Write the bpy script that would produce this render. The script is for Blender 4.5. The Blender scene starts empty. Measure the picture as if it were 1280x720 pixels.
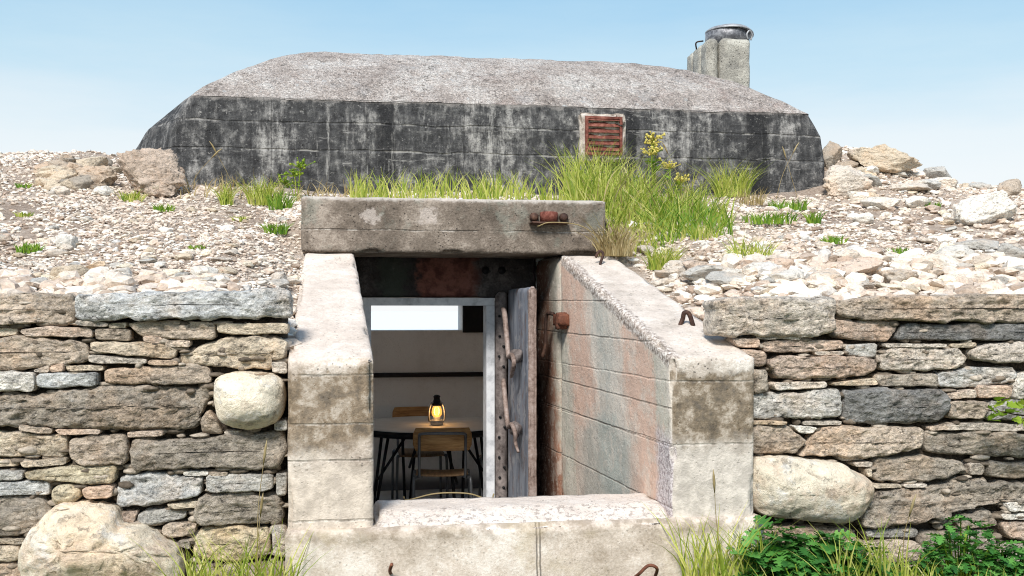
import bpy, math, random
import numpy as np
from math import pi, sin, cos, tan, atan, radians, sqrt

random.seed(7); np.random.seed(7)
S = bpy.context.scene
C = S.collection

# ------------------------------------------------------------------ helpers
FPX, PSI, CZ, HZ = 1300.0, radians(8.75), 1.25, 389.0

def at(u, v, y):
    """photo pixel -> point on the vertical plane Y=y"""
    x = y * tan(PSI + atan((u - 640) / FPX))
    d = x * sin(PSI) + y * cos(PSI)
    return (x, y, CZ - (v - HZ) * d / FPX)

def _h(ix, iy, iz, seed):
    n = (ix * 374761393 + iy * 668265263 + iz * 1440662683 + seed * 1274126177) & 0xffffffff
    n = ((n ^ (n >> 13)) * 1274126177) & 0xffffffff
    n = n ^ (n >> 16)
    return (n & 0xffff) / 32767.5 - 1.0

def pn(P, seed=0):
    P = np.asarray(P, float)
    i = np.floor(P).astype(np.int64); f = P - i
    u = f * f * f * (f * (f * 6 - 15) + 10)
    x, y, z = i[..., 0], i[..., 1], i[..., 2]
    ux, uy, uz = u[..., 0], u[..., 1], u[..., 2]
    r = 0
    for dx in (0, 1):
        for dy in (0, 1):
            for dz in (0, 1):
                w = (ux if dx else 1 - ux) * (uy if dy else 1 - uy) * (uz if dz else 1 - uz)
                r = r + w * _h(x + dx, y + dy, z + dz, seed)
    return r

def fbm(P, o=4, seed=0, g=.5):
    P = np.asarray(P, float)
    r = 0; a = 1; t = 0
    for k in range(o):
        r = r + a * pn(P * 2.03 ** k + 17.3 * k, seed + k); t += a; a *= g
    return r / t

def mesh(name, V, F, smooth=True):
    V = np.asarray(V, float)
    me = bpy.data.meshes.new(name)
    if isinstance(F, np.ndarray):
        n, k = F.shape
        me.vertices.add(len(V)); me.vertices.foreach_set('co', V.astype(np.float32).ravel())
        me.loops.add(n * k); me.loops.foreach_set('vertex_index', F.astype(np.int32).ravel())
        me.polygons.add(n)
        me.polygons.foreach_set('loop_start', np.arange(0, n * k, k, dtype=np.int32))
        me.polygons.foreach_set('loop_total', np.full(n, k, dtype=np.int32))
        me.update(calc_edges=True)
    else:
        me.from_pydata([tuple(p) for p in V], [], F)
    me.validate()
    me.polygons.foreach_set('use_smooth', [smooth] * len(me.polygons))
    me.update()
    return me

class MB:
    """gathers pieces of one part"""
    def __init__(s): s.V = []; s.F = []
    def add(s, V, F):
        o = len(s.V); s.V += [tuple(map(float, p)) for p in V]
        s.F += [tuple(int(i) + o for i in f) for f in F]
        return s

def origin(o):
    return np.array([float(q) for q in o['_o']]) if o is not None and '_o' in o else np.zeros(3)

def obj(name, VF, mat, parent=None, smooth=True, label=None, loc=None, color=None):
    """link VF=(V,F) given in world coordinates as one mesh object"""
    V, F = (VF.V, VF.F) if isinstance(VF, MB) else VF
    V = np.asarray(V, float)
    if parent is not None: base = origin(parent)
    elif loc is not None: base = np.array(loc, float)
    else: base = np.zeros(3)
    me = mesh(name, V - base, F, smooth)
    o = bpy.data.objects.new(name, me); C.objects.link(o)
    if mat: me.materials.append(mat)
    if parent is not None: o.parent = parent
    else: o.location = base
    o['_o'] = tuple(float(q) for q in base)
    if label: o['label'] = label
    if color: o.color = (*color, 1)
    return o

def thing(name, label, cat, loc, group=None):
    o = bpy.data.objects.new(name, None); C.objects.link(o)
    o.location = loc; o['_o'] = tuple(float(q) for q in loc); o['label'] = label; o['category'] = cat
    o.empty_display_size = .1
    if group: o['group'] = group
    return o

def tag(o, label=None, cat=None, group=None, kind=None):
    for k, v in (('label', label), ('category', cat), ('group', group), ('kind', kind)):
        if v: o[k] = v
    return o

def hexa(c, step=.04, amp=.004, chip=.0, freq=6, seed=1, rnd=.35):
    """c: 8 corners indexed [ix + 2*iy + 4*iz]; a finely divided, worn block"""
    c = np.array(c, float).reshape(2, 2, 2, 3)          # [iz][iy][ix]
    L = [np.linalg.norm(c[0, 0, 1] - c[0, 0, 0]), np.linalg.norm(c[0, 1, 0] - c[0, 0, 0]), np.linalg.norm(c[1, 0, 0] - c[0, 0, 0])]
    L = [max(L[0], np.linalg.norm(c[1, 1, 1] - c[1, 1, 0])), max(L[1], np.linalg.norm(c[1, 1, 1] - c[1, 0, 1])), max(L[2], np.linalg.norm(c[1, 1, 1] - c[0, 1, 1]))]
    n = [max(2, int(round(l / step))) for l in L]
    pts = []; faces = []; o = 0
    for ax in range(3):
        a, b = [(1, 2), (2, 0), (0, 1)][ax]
        for side in (0, 1):
            A, B = np.meshgrid(np.arange(n[a] + 1), np.arange(n[b] + 1), indexing='ij')
            P = np.zeros(A.shape + (3,), int); P[..., a] = A; P[..., b] = B; P[..., ax] = side * n[ax]
            idx = o + np.arange(A.size).reshape(A.shape)
            q = np.stack([idx[:-1, :-1], idx[1:, :-1], idx[1:, 1:], idx[:-1, 1:]], -1).reshape(-1, 4)
            if side == 0: q = q[:, ::-1]
            pts.append(P.reshape(-1, 3)); faces.append(q); o += A.size
    P = np.concatenate(pts); F = np.concatenate(faces)
    N = np.array(n)
    key = P[:, 0] * 10 ** 8 + P[:, 1] * 10 ** 4 + P[:, 2]
    _, first, inv = np.unique(key, return_index=True, return_inverse=True)
    P = P[first]; F = inv.reshape(-1)[F]
    lo = P == 0; hi = P == N
    edge = (lo | hi).sum(1)
    s = P / N
    def tri(s):
        x, y, z = s[:, 0:1], s[:, 1:2], s[:, 2:3]
        f = lambda k: c[k, 0, 0] * (1 - x) * (1 - y) + c[k, 0, 1] * x * (1 - y) + c[k, 1, 0] * (1 - x) * y + c[k, 1, 1] * x * y
        return f(0) * (1 - z) + f(1) * z
    W = tri(s)
    ch = np.maximum(0, fbm(W * 9, 3, seed + 40) - .05) * chip * 2.2 + np.maximum(0, fbm(W * 3, 2, seed + 50) - .25) * chip * 2
    for a in range(3):
        k = (edge >= 2)
        sh = (rnd * step + ch) / L[a]
        s[:, a] = np.where(k & lo[:, a], s[:, a] + sh, s[:, a])
        s[:, a] = np.where(k & hi[:, a], s[:, a] - sh, s[:, a])
    V = tri(s)
    d = np.stack([fbm(V * freq, 4, seed + 7 * k) for k in range(3)], -1)
    return V + d * amp, F

def box(x0, x1, y0, y1, z0, z1):
    return [(x, y, z) for z in (z0, z1) for y in (y0, y1) for x in (x0, x1)]

def bx(x0, x1, y0, y1, z0, z1):
    V = box(x0, x1, y0, y1, z0, z1)
    F = [(0, 2, 3, 1), (4, 5, 7, 6), (0, 1, 5, 4), (2, 6, 7, 3), (0, 4, 6, 2), (1, 3, 7, 5)]
    return V, F

def tube(P, r, n=8, cap=True):
    P = np.array(P, float); m = len(P)
    R = np.full(m, r) if np.isscalar(r) else np.array(r, float)
    V = []; F = []; up = None
    for i in range(m):
        t = P[min(i + 1, m - 1)] - P[max(i - 1, 0)]; t /= (np.linalg.norm(t) + 1e-9)
        if up is None:
            up = np.array([0, 0, 1.]) if abs(t[2]) < .9 else np.array([1., 0, 0])
        a = np.cross(t, up); a /= np.linalg.norm(a); b = np.cross(a, t); up = b
        for k in range(n):
            q = 2 * pi * k / n
            V.append(P[i] + R[i] * (a * cos(q) + b * sin(q)))
    for i in range(m - 1):
        for k in range(n):
            k2 = (k + 1) % n
            F.append((i * n + k, i * n + k2, (i + 1) * n + k2, (i + 1) * n + k))
    if cap:
        F.append(tuple(range(n - 1, -1, -1))); F.append(tuple((m - 1) * n + k for k in range(n)))
    return V, F

def curve(P, k=6):
    """Catmull-Rom through P"""
    P = np.array(P, float); Q = np.vstack([2 * P[0] - P[1], P, 2 * P[-1] - P[-2]]); out = []
    for i in range(1, len(Q) - 2):
        for t in np.linspace(0, 1, k, endpoint=False):
            a, b, c, d = Q[i - 1], Q[i], Q[i + 1], Q[i + 2]
            out.append(.5 * (2 * b + (c - a) * t + (2 * a - 5 * b + 4 * c - d) * t * t + (3 * b - a - 3 * c + d) * t ** 3))
    out.append(P[-1])
    return np.array(out)

def lathe(prof, c, n=24):
    V = []; F = []
    for r, z in prof:
        for k in range(n):
            a = 2 * pi * k / n; V.append((c[0] + r * cos(a), c[1] + r * sin(a), c[2] + z))
    for i in range(len(prof) - 1):
        for k in range(n):
            k2 = (k + 1) % n
            F.append((i * n + k, i * n + k2, (i + 1) * n + k2, (i + 1) * n + k))
    F.append(tuple(range(n - 1, -1, -1))); F.append(tuple((len(prof) - 1) * n + k for k in range(n)))
    return V, F

def ico(sub):
    t = (1 + 5 ** .5) / 2
    V = [(-1, t, 0), (1, t, 0), (-1, -t, 0), (1, -t, 0), (0, -1, t), (0, 1, t), (0, -1, -t), (0, 1, -t), (t, 0, -1), (t, 0, 1), (-t, 0, -1), (-t, 0, 1)]
    V = [np.array(v, float) / sqrt(1 + t * t) for v in V]
    F = [(0, 11, 5), (0, 5, 1), (0, 1, 7), (0, 7, 10), (0, 10, 11), (1, 5, 9), (5, 11, 4), (11, 10, 2), (10, 7, 6), (7, 1, 8), (3, 9, 4), (3, 4, 2), (3, 2, 6), (3, 6, 8), (3, 8, 9), (4, 9, 5), (2, 4, 11), (6, 2, 10), (8, 6, 7), (9, 8, 1)]
    for _ in range(sub):
        mid = {}; G = []
        def m(a, b):
            k = (min(a, b), max(a, b))
            if k not in mid:
                v = V[a] + V[b]; V.append(v / np.linalg.norm(v)); mid[k] = len(V) - 1
            return mid[k]
        for a, b, c in F:
            ab, bc, ca = m(a, b), m(b, c), m(c, a)
            G += [(a, ab, ca), (b, bc, ab), (c, ca, bc), (ab, bc, ca)]
        F = G
    return np.array(V), np.array(F)
ICO = [ico(k) for k in range(5)]

# ------------------------------------------------------------------ materials
class NB:
    def __init__(s, name):
        s.m = bpy.data.materials.new(name); s.m.use_nodes = True
        s.t = s.m.node_tree; s.t.nodes.clear()
        s.out = s.t.nodes.new('ShaderNodeOutputMaterial')
    def n(s, typ, ins=None, **kw):
        nd = s.t.nodes.new('ShaderNode' + typ)
        for k, v in kw.items(): setattr(nd, k, v)
        for k, v in (ins or {}).items(): s.set(nd.inputs[k], v)
        return nd
    def set(s, i, v):
        if isinstance(v, bpy.types.NodeSocket): s.t.links.new(v, i)
        elif isinstance(v, (tuple, list)) and i.type == 'RGBA' and len(v) == 3: i.default_value = (*v, 1)
        else: i.default_value = v
    def pos(s): return s.n('NewGeometry').outputs['Position']
    def normal(s): return s.n('NewGeometry').outputs['Normal']
    def objc(s): return s.n('TexCoord').outputs['Object']
    def sep(s, v): return s.n('SeparateXYZ', {0: v}).outputs
    def math(s, op, a, b=0.0, clamp=False):
        nd = s.n('Math', operation=op, use_clamp=clamp); s.set(nd.inputs[0], a); s.set(nd.inputs[1], b); return nd.outputs[0]
    def scale(s, v, k):
        nd = s.n('VectorMath', operation='MULTIPLY'); s.set(nd.inputs[0], v); s.set(nd.inputs[1], k if not isinstance(k, (int, float)) else (k, k, k)); return nd.outputs[0]
    def addv(s, v, w):
        nd = s.n('VectorMath', operation='ADD'); s.set(nd.inputs[0], v); s.set(nd.inputs[1], w); return nd.outputs[0]
    def noise(s, v, sc, d=5, r=.6, dist=0.0):
        return s.n('TexNoise', {'Vector': v, 'Scale': sc, 'Detail': d, 'Roughness': r, 'Distortion': dist}).outputs[0]
    def voro(s, v, sc, feat='F1'):
        return s.n('TexVoronoi', {'Vector': v, 'Scale': sc}, feature=feat).outputs[0]
    def ramp(s, f, st, interp='LINEAR'):
        nd = s.n('ValToRGB', {0: f}); e = nd.color_ramp; e.interpolation = interp
        while len(e.elements) < len(st): e.elements.new(.5)
        for el, (p, c) in zip(e.elements, st):
            el.position = p; el.color = (c, c, c, 1) if isinstance(c, (int, float)) else (*c, 1)
        return nd.outputs[0]
    def step(s, f, a, b):           # smooth mask a..b
        nd = s.n('MapRange', {0: f, 1: a, 2: b, 3: 0.0, 4: 1.0}, interpolation_type='SMOOTHSTEP'); return nd.outputs[0]
    def mix(s, f, a, b, mode='MIX'):
        nd = s.n('Mix', data_type='RGBA', blend_type=mode)
        s.set(nd.inputs[0], f); s.set(nd.inputs[6], a); s.set(nd.inputs[7], b); return nd.outputs[2]
    def bump(s, h, st=.4, dist=.02, nrm=None):
        nd = s.n('Bump', {'Height': h, 'Strength': st, 'Distance': dist})
        if nrm is not None: s.set(nd.inputs['Normal'], nrm)
        return nd.outputs[0]
    def finish(s, col, rough=.85, nrm=None, metal=0.0, spec=.25, **kw):
        b = s.n('BsdfPrincipled', {'Base Color': col, 'Roughness': rough, 'Metallic': metal, 'Specular IOR Level': spec})
        if nrm is not None: s.set(b.inputs['Normal'], nrm)
        for k, v in kw.items(): s.set(b.inputs[k.replace('_', ' ')], v)
        s.t.links.new(b.outputs[0], s.out.inputs[0]); return s.m

def conc_base(b, dark, mid, light, streak=.3, pits=1.0, con=1.0):
    """weathered concrete: returns colour, height"""
    p = b.pos()
    n1 = b.noise(p, 2.6, 8, .65); n2 = b.noise(p, 15, 6, .65); n3 = b.noise(p, 85, 4, .7)
    f = b.math('ADD', b.math('ADD', b.math('MULTIPLY', n1, .55), b.math('MULTIPLY', n2, .3)), b.math('MULTIPLY', n3, .3))
    w = .095 / con
    col = b.ramp(f, [(.575 - w * 1.3, dark), (.575, mid), (.575 + w, light)])
    st = b.noise(b.scale(p, (9, 9, .7)), 1.0, 5, .6)
    col = b.mix(b.math('MULTIPLY', b.step(st, .54, .72), streak), col, b.mix(.5, dark, (.03, .028, .025)))
    v = b.voro(b.addv(p, b.scale(b.n('TexNoise', {'Vector': p, 'Scale': 20.0}).outputs['Color'], .02)), 42)
    pit = b.math('MULTIPLY', b.step(b.math('SUBTRACT', .20, v), 0, .07), b.step(b.noise(p, 5, 4), .40, .58))
    col = b.mix(b.math('MULTIPLY', pit, .75 * pits), col, (.05, .04, .035))
    h = b.math('SUBTRACT', b.math('ADD', b.math('MULTIPLY', n3, .5), n2), b.math('MULTIPLY', pit, .8 * pits))
    return col, h, n1, n2, n3, p

def lines(b, coord, zs, w=.006, wob=None):
    """mask of thin board joints at heights zs"""
    r = None
    if wob is not None: coord = b.math('ADD', coord, wob)
    for z in zs:
        d = b.math('ABSOLUTE', b.math('SUBTRACT', coord, z))
        m = b.math('SUBTRACT', 1.0, b.step(d, w * .35, w))
        r = m if r is None else b.math('MAXIMUM', r, m)
    return r

M = {}
def build_materials():
    # dome front: black tar wash worn off in patches
    b = NB('tarred_concrete')
    col, h, n1, n2, n3, p = conc_base(b, (.10, .095, .09), (.23, .22, .21), (.48, .46, .43), .2)
    x, y, z = b.sep(p)
    st = b.noise(b.scale(p, (6, 6, .55)), 1.0, 6, .65)
    fs = b.noise(b.scale(p, (22, 22, 5)), 1.0, 8, .8)
    f = b.math('ADD', b.math('ADD', b.math('MULTIPLY', n1, .22), b.math('MULTIPLY', st, .35)), b.math('ADD', b.math('MULTIPLY', n2, .22), b.math('MULTIPLY', fs, .38)))
    tar = b.step(f, .575, .71)
    tcol = b.ramp(b.math('ADD', b.math('MULTIPLY', n2, .5), b.math('MULTIPLY', fs, .5)), [(.38, (.012, .012, .013)), (.5, (.045, .045, .046)), (.60, (.13, .127, .122)), (.70, (.26, .25, .24))])
    col = b.mix(b.math('MULTIPLY', b.math('SUBTRACT', 1.0, b.math('MULTIPLY', tar, .75)), .94), col, tcol)
    # two wide runs of fresh tar
    for xc, w in ((.235, .10), (2.0, .06), (2.95, .12)):
        m = b.math('SUBTRACT', 1.0, b.step(b.math('ABSOLUTE', b.math('SUBTRACT', b.math('ADD', x, b.math('MULTIPLY', b.math('SUBTRACT', st, .5), .25)), xc)), w * .5, w))
        col = b.mix(b.math('MULTIPLY', m, .8), col, (.014, .014, .015))
    spk = b.step(b.noise(p, 34, 8, .82), .58, .66)
    scr = b.step(b.noise(b.scale(p, (5, 5, 26)), 1.0, 8, .78), .56, .66)
    drip = b.step(b.noise(b.scale(p, (16, 16, 1.6)), 1.0, 8, .78), .56, .66)
    scr = b.math('MULTIPLY', b.math('MAXIMUM', scr, drip), b.step(b.noise(b.addv(p, (7, 7, 7)), 1.8, 5, .6), .42, .58))
    col = b.mix(b.math('MULTIPLY', b.math('MAXIMUM', spk, b.math('MULTIPLY', scr, .9)), .6), col, (.5, .48, .45))
    wob = b.math('MULTIPLY', b.math('SUBTRACT', b.noise(p, 3, 3), .5), .05)
    ln = lines(b, z, (2.36, 2.55), .010, wob)
    col = b.mix(b.math('MULTIPLY', ln, b.math('MULTIPLY', b.step(b.noise(p, 7, 5, .7), .48, .62), .55)), col, (.42, .40, .37))
    vl = lines(b, x, (-.55, .1, .78, 1.62, 2.45, 3.0), .007, b.math('MULTIPLY', b.math('SUBTRACT', b.noise(p, 6, 3), .5), .05))
    col = b.mix(b.math('MULTIPLY', vl, .4), col, (.012, .012, .012))
    col = b.mix(b.math('MULTIPLY', b.step(b.math('ADD', z, b.math('MULTIPLY', b.math('SUBTRACT', n2, .5), .12)), 2.69, 2.72), .5), col, (.30, .27, .25))
    h = b.math('SUBTRACT', b.math('ADD', h, b.math('MULTIPLY', st, .6)), b.math('MULTIPLY', ln, .5))
    M['tar'] = b.finish(col, .8, b.bump(h, .7, .02))
    # dome roof: pale pinkish grey, lichen spotted
    b = NB('roof_concrete')
    col, h, n1, n2, n3, p = conc_base(b, (.40, .335, .295), (.70, .61, .545), (.86, .80, .735), 0, .8)
    z = b.sep(p)[2]
    l1 = b.step(b.noise(p, 3.4, 8, .72), .54, .64)
    col = b.mix(b.math('MULTIPLY', l1, .5), col, (.64, .60, .57))
    pk = b.step(b.noise(b.addv(p, (9, 3, 2)), 2.2, 6, .7), .56, .66)
    col = b.mix(b.math('MULTIPLY', pk, .45), col, (.50, .36, .31))
    dk = b.step(b.noise(b.scale(b.addv(p, (3, 1, 7)), (1, .6, 1)), 17, 7, .82), .545, .60)
    dk = b.math('MULTIPLY', dk, b.step(b.noise(b.addv(p, (1, 5, 2)), 2.4, 5, .6), .36, .56))
    col = b.mix(b.math('MULTIPLY', dk, .72), col, (.17, .145, .128))
    gn_ = b.noise(p, 60, 4, .8); col = b.mix(.55, col, b.mix(1.0, col, b.ramp(gn_, [(.40, .45), (.50, 1.1), (.60, 1.7)]), 'MULTIPLY'))
    wh = b.math('SUBTRACT', 1.0, b.step(b.voro(b.addv(p, b.scale(b.n('TexNoise', {'Vector': p, 'Scale': 12.0}).outputs['Color'], .07)), 9), .12, .17))
    wh = b.math('MULTIPLY', wh, b.step(b.noise(p, 1.7, 3), .44, .52))
    col = b.mix(b.math('MULTIPLY', wh, .75), col, (.78, .76, .73))
    M['roof'] = b.finish(col, .95, b.bump(b.math('ADD', h, b.math('MULTIPLY', b.noise(p, 40, 7, .8), 1.2)), 1.0, .04), spec=.1)
    # entrance concrete: sandy, dirty brown upper faces
    def entrance(name, d, m, l, zs=(), dirt=None, vert=(), pale=None, streak=.25, bs=.6, pits=1.0):
        b = NB(name)
        col, h, n1, n2, n3, p = conc_base(b, d, m, l, streak, pits)
        x, y, z = b.sep(p); nz = b.sep(b.normal())[2]
        if dirt:
            z0, z1, dc, amt = dirt
            wz = b.math('ADD', z, b.math('MULTIPLY', b.math('SUBTRACT', b.noise(p, 4, 6, .65), .5), .35))
            mk = b.math('MULTIPLY', b.step(wz, z0 - .06, z0 + .06), b.math('SUBTRACT', 1.0, b.step(wz, z1, z1 + .05)))
            mk = b.math('MULTIPLY', mk, b.math('SUBTRACT', 1.0, b.step(nz, .5, .8)))
            dn = b.ramp(b.noise(p, 18, 7, .72), [(.36, tuple(c * .35 for c in dc)), (.50, dc), (.64, (.47, .40, .325))])
            col = b.mix(b.math('MULTIPLY', mk, amt), col, dn)
        if pale:
            z0, pc, amt = pale
            wz = b.math('ADD', z, b.math('MULTIPLY', b.math('SUBTRACT', b.noise(p, 6, 6, .7), .5), .3))
            mk = b.math('SUBTRACT', 1.0, b.step(wz, z0 - .05, z0 + .03))
            col = b.mix(b.math('MULTIPLY', mk, amt), col, b.mix(b.step(n2, .4, .62), tuple(c * .7 for c in pc), pc))
        # upward faces lightened: light from above put into the colour
        top = b.math('MULTIPLY', b.step(nz, .6, .85), b.step(b.noise(p, 9, 6, .7), .28, .55))
        col = b.mix(b.math('MULTIPLY', top, .45), col, (.68, .585, .51))
        wob = b.math('MULTIPLY', b.math('SUBTRACT', b.noise(p, 5, 3), .5), .02)
        if zs:
            side = b.math('SUBTRACT', 1.0, b.step(nz, .5, .8))
            ln = b.math('MULTIPLY', lines(b, z, zs, .006, wob), b.math('MULTIPLY', side, b.step(b.noise(p, 6, 4), .34, .56)))
            col = b.mix(b.math('MULTIPLY', ln, .5), col, b.mix(b.step(n2, .45, .6), (.10, .085, .07), (.62, .58, .52)))
            h = b.math('SUBTRACT', h, b.math('MULTIPLY', ln, .8))
        if vert:
            lv = lines(b, x, vert, .005, wob); col = b.mix(b.math('MULTIPLY', lv, .75), col, (.07, .06, .055)); h = b.math('SUBTRACT', h, lv)
        return b, col, h, n1, n2, n3, p
    r = entrance('lintel_concrete', (.10, .08, .062), (.205, .166, .132), (.38, .32, .265), (1.70,), None)
    b, col, h, n1, n2, n3, p = r; x, y, z = b.sep(p)
    for xc, zc, rr in ((.10, 1.775, .075), (.42, 1.785, .085)):          # broken pale patches
        dx = b.math('SUBTRACT', x, xc); dz = b.math('MULTIPLY', b.math('SUBTRACT', z, zc), 1.25)
        dd = b.math('SQRT', b.math('ADD', b.math('MULTIPLY', dx, dx), b.math('MULTIPLY', dz, dz)))
        dd = b.math('ADD', dd, b.math('MULTIPLY', b.math('SUBTRACT', b.noise(p, 22, 5, .7), .5), .16))
        mk = b.math('SUBTRACT', 1.0, b.step(dd, rr * .5, rr * .8)); col = b.mix(b.math('MULTIPLY', mk, .6), col, (.55, .48, .43))
    gr = b.step(b.noise(b.addv(p, (4, 4, 4)), 3.5, 6, .7), .56, .66)
    col = b.mix(b.math('MULTIPLY', gr, .35), col, (.22, .25, .21))
    edge = b.step(b.math('ADD', z, b.math('MULTIPLY', b.math('SUBTRACT', b.noise(p, 20, 5), .5), .06)), 1.855, 1.88)
    col = b.mix(b.math('MULTIPLY', edge, .7), col, (.58, .53, .48))
    M['lintel'] = b.finish(col, .9, b.bump(h, .7, .02))
    b, col, h, *_ = entrance('left_wing_concrete', (.34, .275, .22), (.60, .51, .43), (.80, .725, .645), (.995, .80, .655, .415), (.69, .985, (.215, .155, .095), .88), (), (.66, (.72, .62, .515), .75))
    M['wing_l'] = b.finish(col, .92, b.bump(h, .42, .02))
    # right wing: camouflage on its inner face
    b, col, h, n1, n2, n3, p = entrance('right_wing_concrete', (.32, .27, .22), (.56, .49, .42), (.76, .70, .63), (.955, .69), (.70, .97, (.18, .132, .08), .88), (), (.69, (.70, .635, .56), .8))
    x, y, z = b.sep(p); nx, ny, nz = b.sep(b.normal())
    inner = b.step(b.math('MULTIPLY', nx, -1.0), .55, .8)
    t = b.math('ADD', y, b.math('ADD', b.math('MULTIPLY', z, -.28), b.math('MULTIPLY', b.math('SUBTRACT', b.noise(b.scale(p, (1, 1, .5)), 3.2, 8, .86), .5), .75)))
    t = b.math('DIVIDE', b.math('SUBTRACT', t, 3.95), 2.2)
    pk, gn, rs, pl, gy = (.68, .475, .37), (.56, .53, .44), (.44, .235, .155), (.70, .62, .53), (.52, .51, .45)
    cam = b.ramp(t, [(0, pl), (.05, gn), (.10, pk), (.24, pk), (.29, pl), (.38, gy), (.44, pl), (.50, pk), (.63, pk), (.68, gn), (.75, gn), (.80, rs), (.90, (.20, .085, .05)), (1, (.06, .03, .02))])
    lowg = b.math('SUBTRACT', 1.0, b.step(b.math('ADD', z, b.math('MULTIPLY', b.math('SUBTRACT', n1, .5), .8)), .60, .75))
    cam = b.mix(b.math('MULTIPLY', lowg, b.math('MULTIPLY', b.step(y, 4.5, 4.8), b.math('MULTIPLY', b.math('SUBTRACT', 1.0, b.step(y, 5.3, 5.6)), .75))), cam, (.40, .43, .385))
    cam = b.mix(b.math('MULTIPLY', b.step(b.noise(p, 7, 8, .78), .48, .60), .6), cam, (.68, .60, .51))
    cam = b.mix(b.math('MULTIPLY', b.step(b.noise(b.addv(p, (2, 2, 2)), 24, 6, .75), .55, .68), .5), cam, b.mix(.5, cam, (.05, .04, .03)))
    ln = lines(b, b.math('ADD', z, b.math('MULTIPLY', b.math('SUBTRACT', 4.2, y), .012)), (1.29, 1.11, .84, .68, .42), .006, b.math('MULTIPLY', b.math('SUBTRACT', b.noise(p, 6, 4), .5), .012))
    cam = b.mix(b.math('MULTIPLY', ln, b.math('MULTIPLY', b.step(b.noise(p, 8, 4), .35, .55), .6)), cam, (.19, .15, .12))
    h = b.math('SUBTRACT', h, b.math('MULTIPLY', b.math('MULTIPLY', ln, inner), .9))
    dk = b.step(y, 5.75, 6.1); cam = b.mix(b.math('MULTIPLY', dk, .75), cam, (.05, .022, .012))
    top = b.math('SUBTRACT', 1.0, b.step(z, .56, .60))
    lav = b.math('MULTIPLY', b.math('SUBTRACT', 1.0, b.step(b.math('ADD', y, b.math('MULTIPLY', b.noise(p, 12, 5, .7), .12)), 4.40, 4.46)), b.math('SUBTRACT', 1.0, b.step(b.math('ADD', z, b.math('MULTIPLY', b.noise(p, 9, 5), .15)), .76, .86)))
    cam = b.mix(b.math('MULTIPLY', lav, .9), cam, b.mix(b.step(n3, .42, .55), (.30, .25, .26), (.66, .60, .60)))
    cam = b.mix(b.math('MULTIPLY', b.step(b.noise(b.addv(p, (6, 1, 2)), 30, 8, .8), .55, .64), .5), cam, (.74, .68, .61))
    zt = b.math('ADD', 1.055, b.math('MULTIPLY', b.math('SUBTRACT', y, 4.2), .322)); dd = b.math('ADD', b.math('SUBTRACT', zt, z), b.math('MULTIPLY', b.math('SUBTRACT', n2, .5), .06))
    arr = b.math('SUBTRACT', 1.0, b.step(dd, .045, .065)); agg = b.ramp(b.noise(p, 55, 6, .75), [(.38, (.10, .075, .06)), (.5, (.42, .35, .30)), (.6, (.78, .72, .66))])
    cam = b.mix(b.math('MULTIPLY', arr, .9), cam, agg)
    ex = b.math('SUBTRACT', x, b.math('SUBTRACT', 1.324, b.math('MULTIPLY', b.math('SUBTRACT', y, 4.2), .0944))); ex = b.math('ADD', ex, b.math('MULTIPLY', b.math('SUBTRACT', n2, .5), .08))
    arr2 = b.math('MULTIPLY', b.math('SUBTRACT', 1.0, b.step(ex, .035, .055)), b.step(nz, .4, .7))
    col = b.mix(b.math('MULTIPLY', arr2, .85), col, agg)
    col = b.mix(inner, col, cam)
    M['wing_r'] = b.finish(col, .92, b.bump(h, .45, .02))
    b, col, h, n1, n2, n3, p = entrance('sill_concrete', (.52, .45, .39), (.70, .63, .56), (.80, .745, .69), (), None, (), None, .05)
    x, y, z = b.sep(p); ny = b.sep(b.normal())[1]
    fr = b.math('MULTIPLY', b.math('SUBTRACT', 1.0, b.step(b.math('ADD', y, b.math('MULTIPLY', b.math('SUBTRACT', n2, .5), .12)), 4.315, 4.34)), b.step(b.noise(b.scale(p, (1, 1, .5)), 40, 6, .78), .54, .62))
    col = b.mix(b.math('MULTIPLY', fr, .65), col, (.34, .27, .23))
    M['sill'] = b.finish(col, .95, b.bump(b.math('ADD', h, b.math('MULTIPLY', fr, -.6)), .55, .02), spec=.1)
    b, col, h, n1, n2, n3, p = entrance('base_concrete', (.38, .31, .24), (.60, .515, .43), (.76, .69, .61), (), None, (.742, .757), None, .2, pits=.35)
    x, y, z = b.sep(p)
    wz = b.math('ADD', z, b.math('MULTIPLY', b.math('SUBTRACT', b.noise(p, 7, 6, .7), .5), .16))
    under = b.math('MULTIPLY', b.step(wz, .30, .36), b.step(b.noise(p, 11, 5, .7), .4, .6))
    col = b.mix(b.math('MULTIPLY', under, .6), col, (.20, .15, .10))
    yl = b.step(b.noise(b.addv(p, (5, 2, 8)), 3.1, 5, .6), .54, .66); col = b.mix(b.math('MULTIPLY', yl, .35), col, (.46, .38, .24))
    M['base'] = b.finish(col, .92, b.bump(h, .35, .02))
    b = NB('footing_concrete'); col, h, *_ = conc_base(b, (.2, .19, .17), (.38, .36, .31), (.55, .53, .46), .35); M['chim'] = b.finish(col, .95, b.bump(h, .8, .03))
    # soffit / wall over the door: dark with old red paint
    b = NB('dark_concrete'); col, h, n1, n2, n3, p = conc_base(b, (.02, .018, .018), (.05, .045, .045), (.12, .11, .105), .3)
    x, y, z = b.sep(p); xx = b.math('ADD', x, b.math('MULTIPLY', b.math('SUBTRACT', n2, .5), .25))
    rd = b.math('MULTIPLY', b.step(xx, .36, .44), b.math('SUBTRACT', 1.0, b.step(xx, .72, .80)))
    col = b.mix(b.math('MULTIPLY', rd, .85), col, b.mix(b.step(n2, .4, .6), (.09, .03, .022), (.21, .085, .062)))
    gn = b.math('MULTIPLY', b.step(xx, .12, .2), b.math('SUBTRACT', 1.0, b.step(xx, .28, .36))); col = b.mix(b.math('MULTIPLY', gn, .5), col, (.055, .075, .058))
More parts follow.
